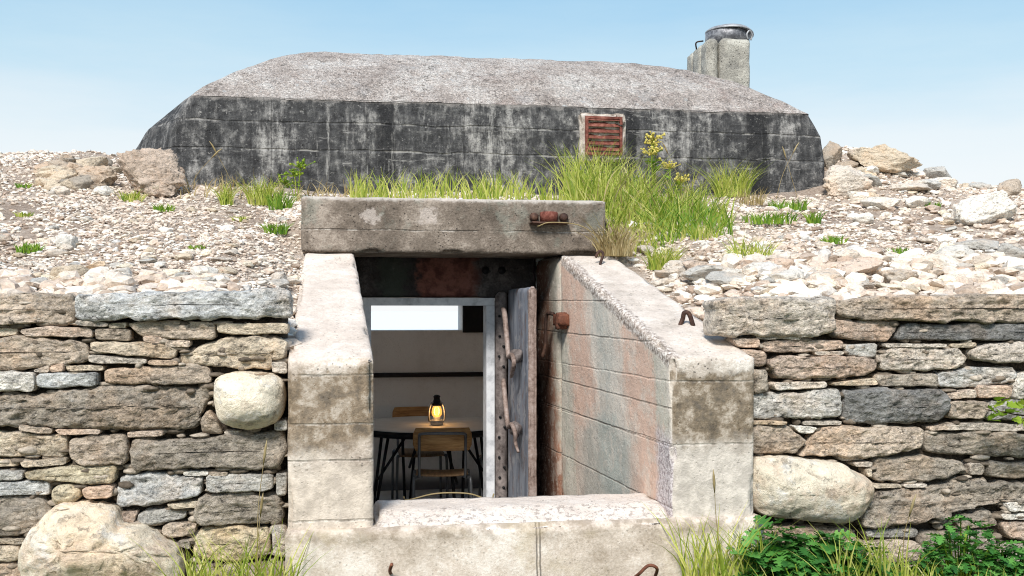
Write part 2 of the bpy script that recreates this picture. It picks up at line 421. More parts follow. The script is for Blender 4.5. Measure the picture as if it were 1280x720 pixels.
    M['overdoor'] = b.finish(col, .9, b.bump(h, .6, .02))
    b = NB('whitewashed_wall'); col, h, n1, n2, n3, p = conc_base(b, (.80, .775, .74), (.90, .875, .84), (.92, .90, .87), .1, .2)
    z = b.sep(p)[2]; col = b.mix(b.math('SUBTRACT', 1.0, b.step(z, -.33, -.18)), col, (.16, .16, .17))
    M['white'] = b.finish(col, .8, b.bump(h, .4, .02))
    b = NB('pale_floor'); p = b.pos(); M['floor'] = b.finish(b.ramp(b.noise(p, 6, 6), [(.3, (.52, .51, .49)), (.7, (.66, .65, .63))]), .8)  # floor tone raised to bounce light into the room
    b = NB('painted_frame'); p = b.pos(); n = b.noise(p, 14, 6, .7); M['frame'] = b.finish(b.ramp(n, [(.30, (.36, .37, .39)), (.5, (.62, .63, .65)), (.7, (.74, .75, .76))]), .6, b.bump(n, .3, .01))
    # metals
    def metal(name, stops, sc=30, rough=.7, bs=.5, met=.2):
        b = NB(name); p = b.pos(); n = b.math('ADD', b.math('MULTIPLY', b.noise(p, sc, 7, .7), .6), b.math('MULTIPLY', b.noise(p, sc * .18, 5, .6), .4))
        return b.finish(b.ramp(n, stops), rough, b.bump(n, bs, .008), met)
    M['rust'] = metal('rusty_iron', [(.35, (.05, .022, .015)), (.5, (.17, .065, .038)), (.62, (.29, .125, .075))])
    M['rustdark'] = metal('dark_rusty_iron', [(.35, (.018, .012, .010)), (.52, (.065, .035, .026)), (.66, (.17, .09, .06))])
    M['rustred'] = metal('red_oxide_iron', [(.36, (.05, .016, .012)), (.5, (.17, .052, .036)), (.64, (.33, .14, .105))], 40)
    M['plate'] = metal('rivetted_plate', [(.36, (.05, .036, .032)), (.5, (.19, .16, .15)), (.62, (.32, .27, .25))], 26)
    M['handle'] = metal('worn_lever_iron', [(.35, (.10, .065, .05)), (.5, (.28, .21, .18)), (.66, (.42, .35, .32))], 45)
    b = NB('blue_grey_door'); p = b.pos(); x, y, z = b.sep(p)
    n = b.noise(b.scale(p, (12, 12, 1.3)), 1.0, 7, .7); n2 = b.noise(p, 9, 6, .7)
    col = b.ramp(n, [(.32, (.09, .10, .125)), (.5, (.22, .24, .285)), (.66, (.36, .38, .42))])
    col = b.mix(b.math('MULTIPLY', b.step(b.noise(b.scale(p, (14, 14, 5)), 1.0, 8, .8), .52, .62), .75), col, (.17, .10, .075)); col = b.mix(b.math('MULTIPLY', b.step(n2, .54, .62), .5), col, (.46, .45, .45))
    M['door'] = b.finish(col, .55, b.bump(n2, .3, .01), .1)
    M['cap'] = metal('dark_zinc', [(.38, (.035, .035, .04)), (.5, (.12, .12, .13)), (.62, (.40, .40, .41))], 16, .5, .3, .3)
    M['lid'] = metal('grey_zinc', [(.36, (.20, .20, .21)), (.52, (.36, .37, .38)), (.66, (.5, .51, .52))], 20, .5, .3, .3)
    M['tube'] = metal('grey_steel_tube', [(.3, (.10, .105, .11)), (.7, (.20, .205, .215))], 30, .4, .05, .5)
    M['black'] = metal('black_iron', [(.3, (.008, .008, .009)), (.7, (.022, .022, .024))], 30, .5, .1, .3)
    b = NB('plywood'); p = b.objc(); n = b.noise(b.scale(p, (6, 60, 60)), 1.0, 6, .6)
    M['ply'] = b.finish(b.ramp(n, [(.3, (.24, .12, .045)), (.5, (.42, .23, .09)), (.7, (.56, .34, .15))]), .45)
    b = NB('seat_veneer'); p = b.objc(); n = b.noise(b.scale(p, (60, 6, 60)), 1.0, 6, .6)
    M['seat'] = b.finish(b.ramp(n, [(.3, (.20, .11, .05)), (.7, (.42, .26, .14))]), .45)
    b = NB('table_laminate'); p = b.objc(); M['table'] = b.finish(b.ramp(b.noise(p, 8, 5), [(.3, (.62, .59, .54)), (.7, (.74, .71, .66))]), .4)
    b = NB('lamp_flame'); e = b.n('Emission', {0: (1.0, .42, .07, 1), 1: 5.0}); b.t.links.new(e.outputs[0], b.out.inputs[0]); M['flame'] = b.m
    b = NB('lit_amber_glass'); t = b.n('BsdfTransparent', {0: (.98, .80, .5, 1)}); e = b.n('Emission', {0: (1.0, .42, .08, 1), 1: .9}); g = b.n('BsdfGlossy', {0: (1, 1, 1, 1), 1: .1})
    a1 = b.n('AddShader'); b.t.links.new(t.outputs[0], a1.inputs[0]); b.t.links.new(e.outputs[0], a1.inputs[1]); m1 = b.n('MixShader', {0: .06}); b.t.links.new(a1.outputs[0], m1.inputs[1]); b.t.links.new(g.outputs[0], m1.inputs[2]); b.t.links.new(m1.outputs[0], b.out.inputs[0]); M['glass'] = b.m

    # stones: tint comes from the object's own colour
    def stone(name, sc=1.0, strat=1.0, con=1.0, pale=.4):
        b = NB(name); oi = b.n('ObjectInfo'); base = oi.outputs['Color']
        p = b.addv(b.objc(), b.scale(b.n('CombineXYZ', {0: oi.outputs['Random'], 1: oi.outputs['Random'], 2: oi.outputs['Random']}).outputs[0], 37.0))
        ps = b.scale(p, (1, 1, 1 + .7 * strat))
        n1 = b.noise(ps, 5 * sc, 8, .7); n2 = b.noise(ps, 24 * sc, 8, .78, .5); n3 = b.noise(p, 90 * sc, 6, .8)
        f = b.math('ADD', b.math('ADD', b.math('MULTIPLY', n1, .35), b.math('MULTIPLY', n2, .5)), b.math('MULTIPLY', n3, .35))
        k = b.ramp(f, [(.45, .20), (.53, .88), (.60, 1.5), (.70, 2.3)]) if con >= 1 else b.ramp(f, [(.44, .5), (.56, 1.0), (.70, 1.3)])
        col = b.mix(1.0, base, k, 'MULTIPLY')
        tn = b.noise(b.addv(p, (5, 5, 5)), 3.3 * sc, 6, .65)
        col = b.mix(b.math('MULTIPLY', b.step(tn, .48, .64), .55), col, b.mix(1.0, col, (1.14, .95, .80), 'MULTIPLY'))
        li = b.math('MULTIPLY', b.step(b.noise(b.addv(p, (8, 1, 3)), 40 * sc, 8, .8), .55, .63), b.step(b.noise(p, 4 * sc, 5), .40, .58))
        col = b.mix(b.math('MULTIPLY', li, pale * 1.3), col, (.66, .63, .57))
        dk = b.step(b.noise(b.addv(ps, (1, 9, 4)), 22 * sc, 8, .8), .57, .65); col = b.mix(b.math('MULTIPLY', dk, .75 * min(1, con)), col, (.03, .024, .019))
        if con < 1 and name.startswith('smooth'):
            pt = b.math('MULTIPLY', b.step(b.noise(b.addv(ps, (4, 2, 8)), 9, 8, .72, .8), .575, .63), b.step(b.noise(b.addv(p, (1, 7, 2)), 3.0, 4), .46, .58))
            col = b.mix(b.math('MULTIPLY', pt, .8), col, (.22, .125, .06))
            col = b.mix(b.math('MULTIPLY', b.step(b.noise(b.addv(p, (6, 6, 1)), 4, 6, .7), .52, .62), .5), col, (.62, .45, .33))
            col = b.mix(b.math('MULTIPLY', b.step(b.noise(b.addv(p, (2, 6, 9)), 6, 7, .7), .53, .62), .6), col, (.86, .83, .77))
            col = b.mix(b.math('MULTIPLY', b.step(n3, .56, .66), .35), col, (.25, .19, .13))
            h_ = b.math('MULTIPLY', pt, -.8)
        else: h_ = 0.0
        v = b.voro(b.addv(ps, b.scale(b.n('TexNoise', {'Vector': p, 'Scale': 18.0}).outputs['Color'], .06)), 30 * sc)
        h = b.math('ADD', b.math('ADD', n2, b.math('MULTIPLY', n3, .5)), b.math('MULTIPLY', v, .5))
        h = b.math('ADD', b.math('SUBTRACT', h, b.math('MULTIPLY', dk, .35)), h_)
        return b.finish(col, .95, b.bump(h, 1.0 if con >= 1 else .7, .035), spec=.1)
    M['stone'] = stone('rough_wall_stone')
    M['boulder'] = stone('smooth_boulder_stone', .7, .3, .6, .25)
    M['rock'] = stone('loose_rock', 1.2, .8, .8, .4)
    b = NB('joint_earth'); p = b.pos(); n = b.noise(p, 30, 6, .7); M['joint'] = b.finish(b.ramp(n, [(.35, (.03, .024, .018)), (.65, (.12, .095, .07))]), 1, b.bump(n, .8, .03))
    # gravel
    b = NB('mixed_gravel'); g = b.n('NewGeometry'); r = g.outputs['Random Per Island']; p = b.pos()
    c = b.ramp(r, [(0, (.20, .145, .105)), (.12, (.38, .285, .22)), (.25, (.54, .44, .355)), (.40, (.64, .56, .47)), (.55, (.70, .63, .54)), (.68, (.56, .455, .37)), (.78, (.50, .485, .46)), (.86, (.74, .69, .61)), (1, (.80, .77, .70))])
    dn = b.noise(b.addv(p, (3, 3, 3)), 1.1, 6, .7); c = b.mix(b.math('MULTIPLY', b.step(dn, .44, .60), .6), c, b.mix(b.noise(p, 90, 5, .75), (.44, .335, .26), (.70, .61, .51)))
    n = b.noise(p, 60, 5, .7); c = b.mix(1.0, c, b.ramp(n, [(.3, .8), (.6, 1.25)]), 'MULTIPLY')
    M['gravel'] = b.finish(c, .95, b.bump(n, .5, .01), spec=.1)
    b = NB('gravelly_soil'); p = b.pos(); n1 = b.noise(p, 2.5, 7, .7); n2 = b.noise(p, 40, 6, .75)
    c = b.ramp(b.math('ADD', b.math('MULTIPLY', n1, .5), b.math('MULTIPLY', n2, .5)), [(.36, (.26, .19, .145)), (.5, (.50, .40, .32)), (.64, (.70, .615, .525))])
    M['soil'] = b.finish(c, 1, b.bump(n2, 1, .03), spec=.05)
    b = NB('turf'); p = b.pos(); n1 = b.noise(p, 3, 7, .7); M['turf'] = b.finish(b.ramp(n1, [(.3, (.05, .045, .02)), (.5, (.07, .09, .02)), (.7, (.14, .15, .05))]), 1, b.bump(b.noise(p, 40, 5), 1, .05))
    # plants
    def leaf(name, stops, tr=.35, rough=.55):
        b = NB(name); g = b.n('NewGeometry'); r = g.outputs['Random Per Island']
        n = b.noise(b.pos(), 14, 4, .6)
        c = b.ramp(b.math('ADD', b.math('MULTIPLY', r, .75), b.math('MULTIPLY', b.math('SUBTRACT', n, .35), .7)), stops)
        d = b.n('BsdfPrincipled', {'Base Color': c, 'Roughness': rough, 'Specular IOR Level': .3})
        t = b.n('BsdfTranslucent', {0: b.mix(1.0, c, (1.3, 1.35, .7), 'MULTIPLY')}); m = b.n('MixShader', {0: tr, 1: d.outputs[0], 2: t.outputs[0]})
        b.t.links.new(m.outputs[0], b.out.inputs[0]); return b.m
    M['grass'] = leaf('bright_grass', [(0, (.11, .19, .025)), (.25, (.24, .32, .04)), (.5, (.40, .45, .08)), (.75, (.55, .53, .16)), (1, (.72, .64, .40))])
    M['grassgreen'] = leaf('green_grass', [(0, (.07, .17, .018)), (.5, (.17, .30, .03)), (.85, (.30, .40, .05)), (1, (.45, .44, .14))])
    M['dry'] = leaf('dry_grass', [(0, (.17, .12, .05)), (.5, (.38, .29, .14)), (1, (.60, .52, .33))], .25)
    M['weed'] = leaf('deep_green_leaf', [(0, (.02, .085, .02)), (.4, (.055, .19, .035)), (.75, (.115, .31, .06)), (1, (.24, .42, .11))], .22, .5)
    M['lime'] = leaf('lime_leaf', [(0, (.14, .26, .02)), (.5, (.28, .40, .04)), (1, (.48, .52, .09))], .4)
    M['flower'] = leaf('yellow_flower', [(0, (.60, .50, .10)), (1, (.78, .70, .25))], .3)
build_materials()

# ------------------------------------------------------------------ ground
def sm(a, b, x):
    t = np.clip((np.asarray(x, float) - a) / (b - a), 0, 1); return t * t * (3 - 2 * t)

def wing_top(y): return 1.07 + (np.asarray(y, float) - 4.2) * .51 / 1.61

def bank(x, y, rough=True):
    """height of the gravel bank behind the walls"""
    x = np.asarray(x, float); y = np.asarray(y, float)
    z = 1.30 + (y - 4.5) * .285
    crest_l = 2.43; crest_r = 2.30 - .02 * np.maximum(0, x - 3.8)
    crest = np.where(x < .8, crest_l, crest_r)
    z = np.minimum(z, crest + (y - 8.2) * .015)
    z = np.where(x > 1.5, np.minimum(z, 1.30 + (y - 4.5) * .33), z)
    z = z + .14 * np.exp(-((x + 2.1) / .7) ** 2 - ((y - 7.6) / .8) ** 2)
    z = z + .30 * np.exp(-((x - 4.0) / .62) ** 2 - ((y - 7.9) / .7) ** 2)
    mid = sm(-.55, -.1, x) * (1 - sm(1.35, 1.8, x))
    z = z * (1 - mid) + mid * np.where(y > 6.0, 1.84 + (y - 6.1) * .2, z)
    # sink to the wing walls' tops beside the entrance
    kl = sm(-.62, -.20, x) * (1 - sm(.3, .6, x)); kr = (1 - sm(1.58, 2.15, x)) * sm(.3, .6, x)
    k = np.maximum(kl, kr) * (1 - sm(5.75, 6.15, y))
    z = z * (1 - k) + k * np.minimum(z, wing_top(y) - .01 - .05 * k)
    if rough:
        P = np.stack([x, y, x * 0], -1)
        z = z + .05 * fbm(P * 1.3, 3, 3) + .018 * fbm(P * 6, 3, 5)
    z = z - sm(9.0, 11.5, y) * 3.6                 # falls away to the shore
    z = np.where((y > 8.2) & (x > -1.9) & (x < 3.9), np.minimum(z, 2.2 - (y - 8.2) * .9), z)
    return z

def front(x, y):
    P = np.stack([np.asarray(x, float), np.asarray(y, float), np.asarray(x, float) * 0], -1)
    return .11 - .42 * sm(4.2, 1.5, y) * 1.0 + .03 * fbm(P * 2, 3, 9)

def grid(xs, ys, zf, keep=None):
    X, Y = np.meshgrid(xs, ys, indexing='ij'); Z = zf(X, Y)
    idx = np.arange(X.size).reshape(X.shape)
    q = np.stack([idx[:-1, :-1], idx[1:, :-1], idx[1:, 1:], idx[:-1, 1:]], -1).reshape(-1, 4)
    if keep is not None:
        cx = .25 * (X[:-1, :-1] + X[1:, :-1] + X[1:, 1:] + X[:-1, 1:]).ravel(); cy = .25 * (Y[:-1, :-1] + Y[1:, :-1] + Y[1:, 1:] + Y[:-1, 1:]).ravel()
        q = q[keep(cx, cy)]
    V = np.stack([X, Y, Z], -1).reshape(-1, 3)
    return V, q
WALL_L = (-7.0, -.24); WALL_R = (1.69, 8.5)
def keep(cx, cy):
    hole = (cx > -.17) & (cx < 1.52) & (cy < 6.12)
    room = (cx > -1.25) & (cx < 3.3) & (cy > 7.42) & (cy < 9.85)
    return ~hole & ~room
xs = np.concatenate([np.arange(-30, -4, 1.0), np.arange(-4, 6, .05), np.arange(6, 32, 1.0)])
ys = np.concatenate([np.arange(4.42, 9.6, .05), np.arange(9.6, 16, .4)])
tag(obj('gravel_bank', grid(xs, ys, bank, keep), M['soil']), 'sloping bank of pale gravel above the stone walls', kind='structure')
xs = np.concatenate([np.arange(-40, -4, 3.0), np.arange(-4, 6, .1), np.arange(6, 42, 3.0)])
ys = np.concatenate([np.arange(-40, 0, 2.5), np.arange(0, 4.75, .1)])
tag(obj('ground', grid(xs, ys, front), M['turf']), 'grassy ground in front of the stone walls', kind='structure')
b = NB('sea_water'); p = b.pos(); n = b.noise(b.scale(p, (.25, .6, 1)), 1.0, 5)
m = b.finish((.80, .84, .85), .45, b.bump(n, .25, .3), spec=.5)  # near-white base colour carries the haze and glare on the water
R = 9000
tag(obj('sea', ([(-R, -R, -3.2), (R, -R, -3.2), (R, R, -3.2), (-R, R, -3.2)], [(0, 1, 2, 3)]), m), 'pale sea behind the bunker', kind='structure')

def ground_at(u, v):
    """where a photo pixel's line of sight meets the bank"""
    ys = np.arange(4.5, 9.2, .01)
    x = ys * tan(PSI + atan((u - 640) / FPX)); d = x * sin(PSI) + ys * cos(PSI)
    z = CZ - (v - HZ) * d / FPX; g = bank(x, ys)
    k = np.where(z <= g)[0]
    i = k[0] if len(k) else len(ys) - 60
    return np.array([x[i], ys[i], g[i]]), d[i] / FPX

# ------------------------------------------------------------------ bunker
bunker = thing('bunker', 'low domed concrete bunker with tarred front and open splayed entrance', 'bunker', (.62, 6.2, 0))

def dome():
    rings = []
    def outline(A, B, Cc, D, yb):
        return [A, Cc, D, (D[0], yb), (B[0], yb), B]        # front-left, front-right, right, back-right, back-left, left
    rings += [(1.55, outline((-1.22, 7.30), (-1.88, 8.2), (3.50, 7.30), (3.66, 7.75), 9.9)),
              (2.05, outline((-1.22, 7.30), (-1.83, 8.15), (3.50, 7.30), (3.60, 7.72), 9.9)),
              (2.36, outline((-1.21, 7.30), (-1.63, 7.95), (3.49, 7.30), (3.57, 7.68), 9.9)),
              (2.55, outline((-1.17, 7.30), (-1.46, 7.78), (3.46, 7.30), (3.52, 7.64), 9.88)),
              (2.72, outline((-1.08, 7.315), (-1.18, 7.58), (3.36, 7.315), (3.46, 7.58), 9.82))]
    roof = [rings[-1]]
    a = rings[-1][1]; pl = [(.2, 8.75), (1.75, 8.75), (1.9, 8.85), (1.9, 9.3), (.1, 9.3), (.1, 8.85)]
    for s in np.linspace(0, 1, 12)[1:]:
        z = 2.725 + .615 * (1 - (1 - s) ** 2.1)
        roof.append((z, [(p[0] * (1 - s) + q[0] * s, p[1] * (1 - s) + q[1] * s) for p, q in zip(a, pl)]))
    cnt = [110, 12, 34, 80, 34, 14]
    def resample(pts):
        out = []
        for i in range(6):
            p, q = np.array(pts[i]), np.array(pts[(i + 1) % 6])
            for t in np.linspace(0, 1, cnt[i], endpoint=False): out.append(p * (1 - t) + q * t)
        out = np.array(out)
        for _ in range(3): out = .5 * out + .25 * np.roll(out, 1, 0) + .25 * np.roll(out, -1, 0)
        return out
    def loft(rg, sub):
        L = []; Zs = []
        for (z0, p0), (z1, p1) in zip(rg[:-1], rg[1:]):
            P0, P1 = resample(p0), resample(p1)
            for t in np.linspace(0, 1, sub, endpoint=False): L.append(P0 * (1 - t) + P1 * t); Zs.append(z0 * (1 - t) + z1 * t)
        L.append(resample(rg[-1][1])); Zs.append(rg[-1][0])
        n = len(L[0]); V = np.concatenate([np.column_stack([l, np.full(n, z)]) for l, z in zip(L, Zs)])
        F = []
        for i in range(len(L) - 1):
            for k in range(n):
                k2 = (k + 1) % n; F.append((i * n + k, i * n + k2, (i + 1) * n + k2, (i + 1) * n + k))
        return V, F, n, len(L)
    V, F, n, m = loft(rings, 9)
    d = np.stack([fbm(V * 5, 4, 60 + k) for k in range(3)], -1) * .009
    obj('front_wall', (V + d, F), M['tar'], bunker, label='black tarred dome wall with worn grey patches')
    V, F, n, m = loft(roof, 3)
    F.append(tuple((m - 1) * n + k for k in range(n)))
    d = fbm(V * 4, 5, 70) * .016 + fbm(V * 14, 4, 71) * .009
    V[:, 2] += d; V[:n, 2] += -.006 + .006 * fbm(V[:n] * 9, 4, 72, .7); V[:n, 1] -= .004
    V[:, 0] += .01 * fbm(V * 6, 3, 73)
    obj('roof', (V, F), M['roof'], bunker, label='pale pinkish grey concrete dome roof')
dome()

# vent grille on the dome front
def vent():
    c0 = np.array(at(753, 171, 7.29)); w, h = .135, .138
    sur = MB()
    V, F = hexa(box(c0[0] - w - .035, c0[0] + w + .03, 7.262, 7.33, c0[2] - h - .04, c0[2] + h + .025), .012, .016, .05, 12, 5)
    s = obj('vent_grille', (V, F), None, bunker, label='rusty louvred vent set in pale mortar')
    b = NB('pale_mortar'); p = b.pos(); n = b.noise(p, 22, 6, .7); s.data.materials.append(b.finish(b.ramp(n, [(.35, (.22, .17, .14)), (.5, (.50, .44, .38)), (.65, (.66, .60, .54))]), .95, b.bump(n, .9, .02)))
    fr = MB()
    for x0, x1, z0, z1 in ((-w, w, h - .018, h), (-w, w, -h, -h + .018), (-w, -w + .02, -h + .018, h - .018), (w - .02, w, -h + .018, h - .018)):
        fr.add(*bx(c0[0] + x0, c0[0] + x1, 7.238, 7.275, c0[2] + z0, c0[2] + z1))
    obj('frame', fr, M['rustred'], s, False)
    obj('backing', bx(c0[0] - w + .02, c0[0] + w - .02, 7.268, 7.274, c0[2] - h + .018, c0[2] + h - .018), M['rustdark'], s, False)
    for k in range(6):
        z = c0[2] - h + .03 + k * .043; x0, x1 = c0[0] - w + .022, c0[0] + w - .022
        P = [(x0, 7.236, z), (x1, 7.236, z), (x1, 7.262, z + .034), (x0, 7.262, z + .034)]
        P += [(x, y + .005, zz + .004) for x, y, zz in P]
        obj('slat', (P, [(0, 1, 2, 3), (7, 6, 5, 4), (0, 4, 5, 1), (1, 5, 6, 2), (2, 6, 7, 3), (3, 7, 4, 0)]), M['rustred'], s, False)
vent()

# chimney of ribbed concrete with a metal cowl
def chimney():
    yc = 8.9
    xl = at(884, 80, yc)[0]; xr = at(938, 80, yc)[0]; xm = at(900, 80, yc)[0]
    zt = at(912, 48, yc)[2]; zl = zt
    mb = MB()
    for k, (x0, x1, y0, y1, z) in enumerate([(xl, xm, yc, yc + .2, zt), (xm, xr, yc - .02, yc + .58, zt), (xl - .005, xm, yc + .2, yc + .41, zt - .01), (xl, xm, yc + .41, yc + .60, zt - .015)]):
        V, F = hexa(box(x0 + .003, x1 - .003, y0 + .003, y1 - .003, 2.4, z), .03, .007, .014, 12, 20 + k, .45); mb.add(V, F)
    ch = obj('chimney', mb, M['chim'], bunker, label='ribbed concrete chimney behind the dome roof')
    cx = at(909, 40, yc + .24)[0]; r = .2; c = (cx, yc + .24, zt)
    obj('cowl', lathe([(r, -.02), (r, .11), (r * .97, .115), (.02, .116)], c, 32), M['cap'], ch)
    V, F = lathe([(r * 1.06, .0), (r * 1.10, -.006), (r * 1.10, .008), (r * .95, .03), (r * .6, .052), (r * .25, .064), (.01, .066)], (0, 0, 0), 32)
    V = np.array(V); V[:, 2] -= .14 * (V[:, 0] > 0) * V[:, 0] * np.abs(V[:, 0]) / r   # lid sags to the right
    V += np.array([c[0] + .02, c[1], c[2] + .118])
    obj('lid', (V, F), M['lid'], ch)
    q = curve([(c[0] + .12, c[1] - .20, c[2] + .01), (c[0] + .105, c[1] - .215, c[2] + .05), (c[0] + .13, c[1] - .215, c[2] + .085), (c[0] + .16, c[1] - .2, c[2] + .05), (c[0] + .15, c[1] - .19, c[2] + .005)], 5)
    obj('handle', tube(q, .008), M['lid'], ch)
    q = curve([(xl + .02, yc + .35, zl - .02), (xl, yc + .3, zl + .03), (xl + .05, yc + .25, zl + .035)], 5)
    obj('bracket', tube(q, .007), M['rustdark'], ch)
chimney()

# entrance: lintel, wings, sill, base
obj('lintel', hexa(box(-.275, 1.44, 5.81, 6.34, 1.575, 1.882), .018, .005, .022, 6, 11, .25), M['lintel'], bunker, label='dark concrete beam over the entrance')
def wing(xi0, xo0, xi1, xo1, seed):
    """front (y 4.2) inner/outer x, back (y 6.36) inner/outer x"""
    t = (5.80 - 4.2) / 2.16
    xim, xom = xi0 + (xi1 - xi0) * t, xo0 + (xo1 - xo0) * t
    lo, hi = (lambda a, b: (min(a, b), max(a, b)))(0, 0), None
    def q(xa, xb): return (xa, xb) if xa < xb else (xb, xa)
    f0, f1 = q(xi0, xo0); m0, m1 = q(xim, xom); k0, k1 = q(xi1, xo1)
    zt = 1.055
    c = [(f0, 4.2, -.42), (f1, 4.2, -.42), (m0, 5.80, -.42), (m1, 5.80, -.42), (f0, 4.2, zt), (f1, 4.2, zt), (m0, 5.80, 1.57), (m1, 5.80, 1.57)]
    V, F = hexa(c, .018, .006, .026, 7, seed, .3)
    # keep the lower half tidy, chip mostly along the top
    c2 = box(k0, k1, 5.803, 6.36, -.42, 1.572); c2[0] = (m0, 5.803, -.42); c2[1] = (m1, 5.803, -.42); c2[4] = (m0, 5.803, 1.572); c2[5] = (m1, 5.803, 1.572)
    V2, F2 = hexa(c2, .05, .005, .0, 7, seed + 3)
    mb = MB(); mb.add(V, F); mb.add(V2, F2); return mb
obj('wing_wall', wing(.086, -.25, -.01, -.26, 31), M['wing_l'], bunker, label='left wing wall with sloping top coloured as lit and brown stained face')
obj('wing_wall', wing(1.324, 1.69, 1.12, 1.40, 37), M['wing_r'], bunker, label='right wing wall with faded pink and green camouflage paint')
def sill():
    c = box(.092, 1.318, 4.188, 4.56, .20, .430); V, F = hexa(c, .02, .006, .022, 14, 41)
    k = (V[:, 1] < 4.25) & (V[:, 2] > .28)
    V[:, 1] += k * .012 * fbm(V * 25, 3, 43); V[:, 2] += (V[:, 2] > .38) * (.005 * fbm(V * 12, 3, 44) + (.009 * fbm(V * 30, 3, 46) - .040 * sm(4.335, 4.19, V[:, 1])) * (V[:, 1] < 4.34))
    obj('sill', (V, F), M['sill'], bunker, label='pale rough concrete sill across the entrance')
    c = box(-.262, 1.72, 4.165, 4.50, -.35, .385)
    V, F = hexa(c, .02, .007, .018, 8, 45, .3)
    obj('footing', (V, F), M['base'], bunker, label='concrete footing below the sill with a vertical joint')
sill()
# room under the dome
def room():
    YD = 6.36
    mb = MB()
    mb.add(*hexa(box(.005, 1.13, YD, YD + .2, 1.335, 1.62), .04, .004, 0, 8, 51))
    mb.add(*hexa(box(.0, .065, YD, YD + .2, -.37, 1.335), .05, .003, 0, 8, 52))
    mb.add(*hexa(box(.875, 1.125, YD + .05, YD + .2, -.37, 1.335), .05, .003, 0, 8, 53))
    dw = obj('door_wall', mb, M['overdoor'], bunker, label='dark wall over the doorway with patches of old red paint')
    for u in (607, 627):
        x, y, z = at(u, 338, YD - .002); obj('socket', lathe([(.022, 0), (.022, .004), (.001, .0045)], (0, 0, 0), 14)[0:2] and (np.array([(x + p[0], YD - .012 + p[2], z + p[1]) for p in lathe([(.024, 0), (.022, .008), (.001, .009)], (0, 0, 0), 14)[0]]), lathe([(.024, 0), (.022, .008), (.001, .009)], (0, 0, 0), 14)[1]), M['black'], dw)  # flat black discs: the darkness of two holes put into colour
    fr = MB()
    fr.add(*bx(.067, .873, YD + .02, YD + .18, 1.285, 1.332)); fr.add(*bx(.067, .115, YD + .02, YD + .18, -.37, 1.284)); fr.add(*bx(.822, .873, YD + .02, YD + .18, -.37, 1.284))
    obj('door_frame', fr, M['frame'], bunker, False, label='white painted door frame')
    pl = MB(); pl.add(*hexa(box(.877, .950, YD - .03, YD + .045, -.37, 1.37), .025, .003, .01, 20, 54))
    jp = obj('jamb_plate', pl, M['plate'], bunker, label='rusty rivetted steel strip beside the door frame')
    bolts = MB()
    for k in range(24):
        z = 1.22 - k * .062; x = .897 + .028 * (k % 2) + random.uniform(-.004, .004)
        V, F = lathe([(.009, 0), (.008, .006), (.003, .009)], (0, 0, 0), 8)
        V = [(x + p[0], YD - .031 - p[2], z + p[1]) for p in V]
        if random.random() < .8: bolts.add(V, [f[::-1] for f in F])
    obj('rivet', bolts, M['black'], jp)['kind'] = 'stuff'
    # shell
    obj('floor', bx(-1.2, 2.6, 4.66, 9.9, -.45, -.37), M['floor'], bunker, False)
    obj('ceiling', bx(-1.2, 2.6, 6.56, 9.9, 1.64, 1.8), M['white'], bunker, False)
    rear = MB(); y0, y1 = 9.45, 9.85
    xa, xb, za, zb = -.9, at(578, 400, y0)[0], 1.075, 1.325
    xm = -.02
    xr = 1.32
    rear.add(*bx(xm, xr, y0, y1, -.45, za)); rear.add(*bx(xm, xr, y0, y1, zb, 1.9)); rear.add(*bx(xr + .001, 1.95, y0, y1, -.45, -.2)); rear.add(*bx(xr + .001, 1.95, y0, y1, 1.58, 1.9)); rear.add(*bx(-1.3, xm - .001, y0, y1, -.45, -.2)); rear.add(*bx(-1.3, xm - .001, y0, y1, 1.58, 1.9)); rear.add(*bx(xb, xr, y0, y1, za, zb))  # openings left and right of the slit are added, unseen, to light the room
    rw = obj('rear_wall', rear, M['white'], bunker, False, label='whitewashed rear wall with a long lookout slit and two added light openings')
    obj('slit_block', bx(xb + .002, xb + .30, y0 - .03, y0 - .001, za - .02, zb + .02), M['black'], rw, False)
    obj('rail', bx(xm, xr, y0 - .05, y0 - .002, at(530, 471, y0)[2], at(530, 466, y0)[2] + .004), M['black'], rw, False)
    for x0, x1 in ((-1.3, -1.2), (1.85, 1.95)): obj('side_wall', bx(x0, x1, 6.57, 9.44, -.45, 1.64), M['white'], bunker, False)
    
    for x0, x1 in ((-1.2, -.02), (1.14, 2.5)): obj('inner_wall', bx(x0, x1, 6.40, 6.56, -.45, 1.64), M['white'], bunker, False)
room()
